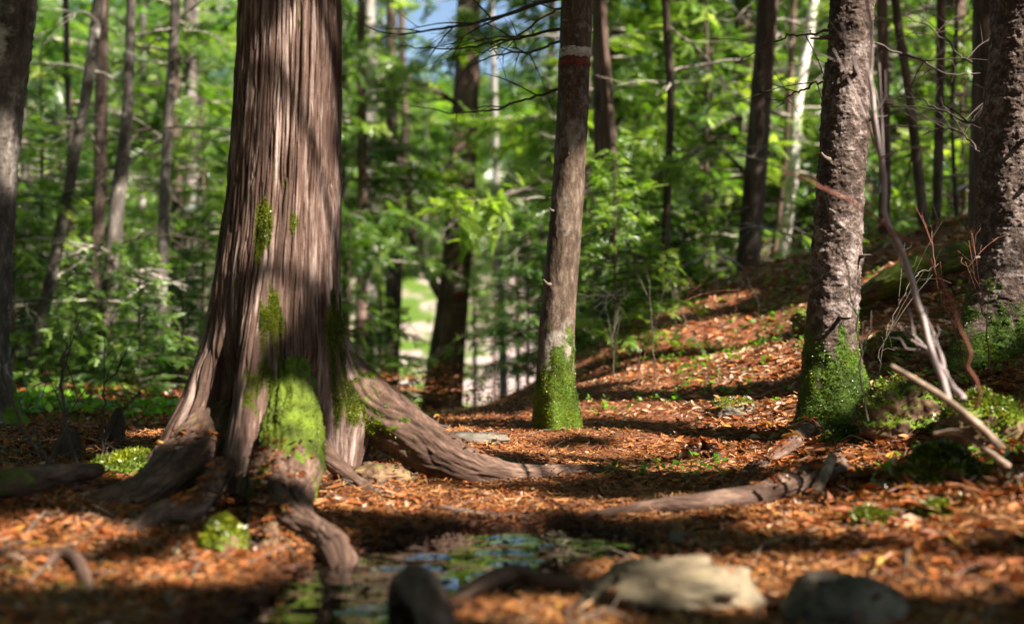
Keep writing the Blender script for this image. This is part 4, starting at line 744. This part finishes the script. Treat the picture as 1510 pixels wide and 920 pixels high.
# logs and sticks
tube_thing('dead_log', [gp(-60, 748, .05), gp(30, 742, .06), gp(90, 730, .06), gp(150, 712, .04)], [.034, .036, .032, .022], 'root', 'dead brown log lying at the left edge', 'log', moss=lambda V: .3 + .5 * fbm(V * 6, 3), seed=8, rough=.25)
tube_thing('fallen_log', [gp(1255, 470, .10), gp(1310, 455, .14), gp(1370, 432, .16), gp(1440, 410, .14)], [.05, .08, .09, .08], 'root', 'mossy fallen log with yellow-green end behind the flaky conifer', 'log', moss=lambda V: .6 + .4 * fbm(V * 5, 3), seed=9, rough=.25)
tube_thing('broken_branch', [W(1312, 538, 3.0), W(1350, 560, 2.98), W(1400, 592, 2.95), W(1440, 625, 2.92), W(1478, 662, 2.88)], [.007, .009, .010, .012, .013], 'wood', 'thick grey broken branch slanting down to the right-edge stump', 'branch', n=60, ns=20, rough=.12, seed=10)
tube_thing('broken_branch', [W(1375, 640, 3.0), W(1420, 640, 2.95), W(1490, 690, 2.85)], [.006, .008, .011], 'wood', 'short grey branch leaning against the right-edge stump', 'branch', n=40, ns=16, rough=.12, seed=11)
def sap_stem(name, pts, R, mat, label, seed, twigs=6, tl=.2, cat_='sapling'):
    P = [W(*p) for p in pts][::-1]; V, Fc, b = limb_set(P, R[::-1], seed, twigs, tl, 10); o = obj(name, mesh(name, V, Fc, M[mat], {'bco': b, 'moss': 0 * V[:, 0]})); return tag(o, label, cat_)
sap_stem('bare_sapling', [(1276, -60, 3.1), (1285, 30, 3.1), (1288, 130, 3.1), (1298, 210, 3.1), (1318, 300, 3.1), (1345, 390, 3.08), (1372, 490, 3.05), (1398, 590, 3.0)], [.003, .004, .005, .006, .007, .0075, .008, .010], 'sapbark', 'smooth pale bent sapling in front of the flaky conifer', 1, 5, .3)
sap_stem('bare_sapling', [(1362, 420, 3.2), (1380, 470, 3.15), (1400, 530, 3.1), (1420, 590, 3.02)], [.003, .006, .008, .01], 'sapbark', 'short forked pale stem just right of the bent sapling', 2, 5, .2)
sap_stem('bare_twig', [(1213, 258, 2.6), (1270, 312, 2.62), (1330, 360, 2.65), (1400, 470, 2.7), (1440, 600, 2.8)], [.0015, .0025, .003, .0035, .004], 'redtwig', 'thin red-brown twig crossing the flaky trunk', 3, 3, .2, 'twig')
sap_stem('bare_twig', [(1170, 250, 3.6), (1205, 300, 3.6), (1240, 400, 3.6), (1262, 520, 3.65), (1280, 620, 3.7)], [.001, .002, .002, .003, .003], 'greytwig', 'thin grey twig bowing before the flaky trunk', 4, 6, .2, 'twig')
sap_stem('bare_twig', [(1395, 330, 4.3), (1405, 420, 4.3), (1425, 520, 4.3), (1440, 590, 4.3)], [.0015, .002, .0025, .003], 'redtwig', 'red-brown shoot left of the right-edge conifer', 5, 8, .2, 'twig')
sap_stem('bare_twig', [(105, 500, 3.8), (85, 545, 3.75), (88, 600, 3.7), (100, 690, 3.6), (108, 745, 3.5)], [.002, .004, .005, .005, .006], 'darktwig', 'crooked dark dead shoot above the dead log', 6, 6, .25, 'twig')
sap_stem('bare_twig', [(10, 460, 3.6), (38, 560, 3.5), (60, 640, 3.4), (88, 720, 3.3)], [.002, .004, .005, .006], 'darktwig', 'slanting dark dead shoot at the left edge', 7, 6, .25, 'twig')
sap_stem('bare_twig', [(185, 520, 4.0), (165, 570, 4.0), (155, 640, 3.9), (150, 720, 3.7)], [.002, .003, .004, .005], 'darktwig', 'upright dark shoot left of the massive cedar', 8, 6, .22, 'twig')
for k, (px, py, hh) in enumerate([(905, 560, .7), (935, 575, .5), (965, 560, .8), (1000, 510, .6), (1010, 490, .55), (1080, 470, .5), (880, 520, .7), (1120, 470, .35), (1290, 590, .6), (1460, 560, .5), (230, 610, .6), (300, 615, .5)]):
    g = G(px, py); r = np.random.default_rng(500 + k); a = r.uniform(-.5, .5); P = [g, g + [a * .1, 0, hh * .4], g + [a * .35, .05, hh * .8], g + [a * .8, .1, hh]]
    V, Fc, b = limb_set(P, [.0036, .0028, .002, .001], 600 + k, 7, hh * .5, 6, .3); tag(obj('bare_twig', mesh('bare_twig', V, Fc, M[('greytwig', 'redtwig', 'greytwig', 'darktwig')[k % 4]], {'bco': b, 'moss': 0 * V[:, 0]})), 'thin leafless twig sprouting from the leaf-covered slope' if k < 8 else 'thin leafless shoot sprouting from the shaded forest floor', 'twig', 'leafless twigs on the forest floor')

# ------------------------------------------------------------------ forest litter, needles, sticks, green ground cover
def spots(n, seed, y0=1.55, y1=13, half=.56):
    r = np.random.default_rng(seed); y = y0 * (y1 / y0) ** r.random(n); x = r.uniform(-half, half, n) * y + 0 * y; return x, y, r
def litter():
    x, y, r = spots(120000, 1); d = pud_dist(x, y); k = ((d > .02) & (fbm(np.stack([x, y, 0 * x], -1) * 4.5, 3) + .35 * r.random(len(x)) > -.12)) | (r.random(len(x)) < np.where(d < .02, .13, .05)); x, y, d = x[k], y[k], d[k]; n = len(x); z = np.maximum(gh(x, y), WATER_Z) + .004 + .010 * r.random(n)
    rp = np.vstack(ROOT); rp = rp[r.integers(0, len(rp), 4200)]; rp = rp[fbm(rp * 6, 2) > -.02]; x = np.concatenate([x, rp[:, 0]]); y = np.concatenate([y, rp[:, 1]]); z = np.concatenate([z, rp[:, 2] + .004]); d = np.concatenate([d, np.full(len(rp), .3)]); n = len(x)
    a = r.uniform(0, 2 * np.pi, n); tilt = r.normal(0, .33, n) * np.where(d < .02, .15, 1); X = np.stack([np.cos(a) * np.cos(tilt), np.sin(a) * np.cos(tilt), np.sin(tilt)], -1); Y = np.stack([-np.sin(a), np.cos(a), r.normal(0, .35, n)], -1); Y /= np.linalg.norm(Y, axis=1)[:, None]; Z = np.cross(X, Y)
    L = (.006 + .024 * r.random(n) ** 2.2) * (1 + .3 * sstep(.4, 1.2, x)) * np.where(r.random(n) < .025, 1.6, 1.0) * (1 - .45 * np.exp(-((x - .05) / .6) ** 2)) * (1 + .35 * sstep(5, 9, y)); w = L * r.uniform(.25, .45, n); c = L * r.uniform(-.2, .7, n); P = np.stack([x, y, z], -1)
    L, w, c = L[:, None], w[:, None], c[:, None]
    jw = lambda: w * r.uniform(.55, 1.25, (n, 1))
    Q = np.stack([P - X * L, P - X * L * .35 - Y * jw() + Z * c * .6, P + X * L * .4 - Y * jw() * .85 + Z * c * .6, P + X * L + Z * c * .4, P + X * L * .4 + Y * jw() * .85 + Z * c * .6, P - X * L * .35 + Y * jw() + Z * c * .6], 1)
    M0 = P - Z * .002
    V = np.concatenate([Q, M0[:, None]], 1).reshape(-1, 3); i = np.arange(n)[:, None] * 7; Fc = np.concatenate([i + [[a_, (a_ + 1) % 6, 6]] for a_ in range(6)], 0)
    q = np.stack([x, y, 0 * x], -1); t = .42 + .20 * r.normal(0, 1, n) + .34 * fbm(q * 2.0, 4) + .42 * sstep(.0, .9, x) * sstep(3.8, 5.8, y) * (.6 + .8 * r.random(n)); t = np.where(r.random(n) < .02, 1.0, np.clip(t, 0, .97)); t = t * (1 - .75 * sstep(.22, .02, d))
    tag(obj('leaf_litter', mesh('leaf_litter', V, Fc, M['litter'], {'tint': np.repeat(t, 7)}, False)), 'brown and orange fallen leaves covering the forest floor', 'leaf litter', None, 'stuff')
    x, y, r = spots(150000, 2, y1=9); d = pud_dist(x, y); k = d > .02; x, y, d = x[k], y[k], d[k]; n = len(x); z = gh(x, y) + .004 + .012 * r.random(n); a = r.uniform(0, 2 * np.pi, n); X = np.stack([np.cos(a), np.sin(a), r.normal(0, .25, n)], -1); Y = np.stack([-np.sin(a), np.cos(a), r.normal(0, .5, n)], -1)
    L = (r.uniform(.006, .03, n))[:, None]; w = r.uniform(.0007, .002, n)[:, None]; P = np.stack([x, y, z], -1); V = np.stack([P - X * L - Y * w, P + X * L - Y * w, P + X * L + Y * w, P - X * L + Y * w], 1).reshape(-1, 3)
    t = np.clip(.5 + .25 * r.normal(0, 1, n), 0, 1) * (1 - .7 * sstep(.2, .02, d)); tag(obj('needle_litter', mesh('needle_litter', V, np.arange(n * 4).reshape(-1, 4), M['deadneedle'], {'tint': np.repeat(t, 4)}, False)), 'orange dead needles and bark bits scattered on the path', 'needles', None, 'stuff')
    x, y, r = spots(700, 3, y1=11); k = pud_dist(x, y) > .08; x, y = x[k], y[k]; out = []
    for a, b in zip(x, y):
        L = r.uniform(.04, .22); an = r.uniform(0, 2 * np.pi); dx, dy = math.cos(an) * L, math.sin(an) * L; c = r.normal(0, .02, 2); g = gh(np.array([a, a + dx / 2 + c[0], a + dx]), np.array([b, b + dy / 2 + c[1], b + dy])); rr = r.uniform(.0008, .0026)
        out.append(sweep(np.array([[a, b, g[0] + .008], [a + dx / 2 + c[0], b + dy / 2 + c[1], g[1] + .014 + .03 * r.random()], [a + dx, b + dy, g[2] + .01]]), [rr, rr, rr * .6], 5))
    V, Fc, b = cat(out); tag(obj('twig_litter', mesh('twig_litter', V, Fc, M['greytwig'], {'bco': b, 'moss': b[:, 0] * 0})), 'small broken twigs strewn over the forest floor', 'twigs', None, 'stuff')
    # moss and small seedlings in the ground
    x, y, r = spots(90000, 4, y1=12); q = np.stack([x, y, 0 * x], -1); mo = .30 + .12 * sstep(.3, 1, x) * sstep(4.5, 6, y) + .55 * fbm(q * 1.3 + 40, 4) - .35 * np.exp(-((x - .1) / .9) ** 2) + .25 * fbm(q * 5, 2); k = (mo > .5) & (pud_dist(x, y) > .15); x, y, q = x[k], y[k], q[k]; n = len(x); P = np.stack([x, y, gh(x, y)], -1)
    V, Fc, t = fuzz(P, np.tile([0, 0, 1.], (n, 1)), np.ones(n), n * 2, .016, 8); tag(obj('ground_moss', mesh('ground_moss', V, Fc, M['moss'], {'tint': t}, False)), 'patches of low green moss on the forest floor', 'moss', None, 'stuff')
    r = np.random.default_rng(9); n = 2600; y = r.uniform(6.4, 15, n); x = r.uniform(-.5, -.145, n) * y; q = np.stack([x, y, 0 * x], -1); k = fbm(q * .9, 3) > -.05; x, y = x[k], y[k]; n = len(x); P = np.stack([x, y, gh(x, y)], -1); P = np.repeat(P, 5, 0) + r.normal(0, .05, (n * 5, 3)) * [1, 1, 0]; P[:, 2] += r.uniform(.02, .16, n * 5)
    V, Fc, t = scatter('leaf', P, r.normal(0, 1, (n * 5, 3)) * [1, 1, .35], r.uniform(.04, .10, n * 5), 4, None, .5); r2 = np.random.default_rng(19); n = 1500; y = r2.uniform(3.2, 9.5, n); x = r2.uniform(.25, 3.2, n); q = np.stack([x, y, 0 * x], -1); k = fbm(q * 1.5 + 5, 3) > .06; x, y = x[k], y[k]; n = len(x); P = np.repeat(np.stack([x, y, gh(x, y) + .012], -1), 5, 0); P[:, 2] += r2.uniform(0, .03, n * 5); P[:, :2] += r2.normal(0, .012, (n * 5, 2))
    V2, F2, t2 = scatter('leaf', P, r2.normal(0, 1, (n * 5, 3)) * [1, 1, .4] + [0, 0, .25], r2.uniform(.015, .042, n * 5), 14, None, .5); tag(obj('seedlings', mesh('seedlings', V2, F2, M['herb'], {'tint': t2}, False)), 'scattered tiny green seedlings dotting the leafy slope', 'seedlings', None, 'stuff')
    tag(obj('ground_cover', mesh('ground_cover', V, Fc, M['herb'], {'tint': t}, False)), 'bright green low plants covering the ground beyond the cedar', 'plants', None, 'stuff')
litter()
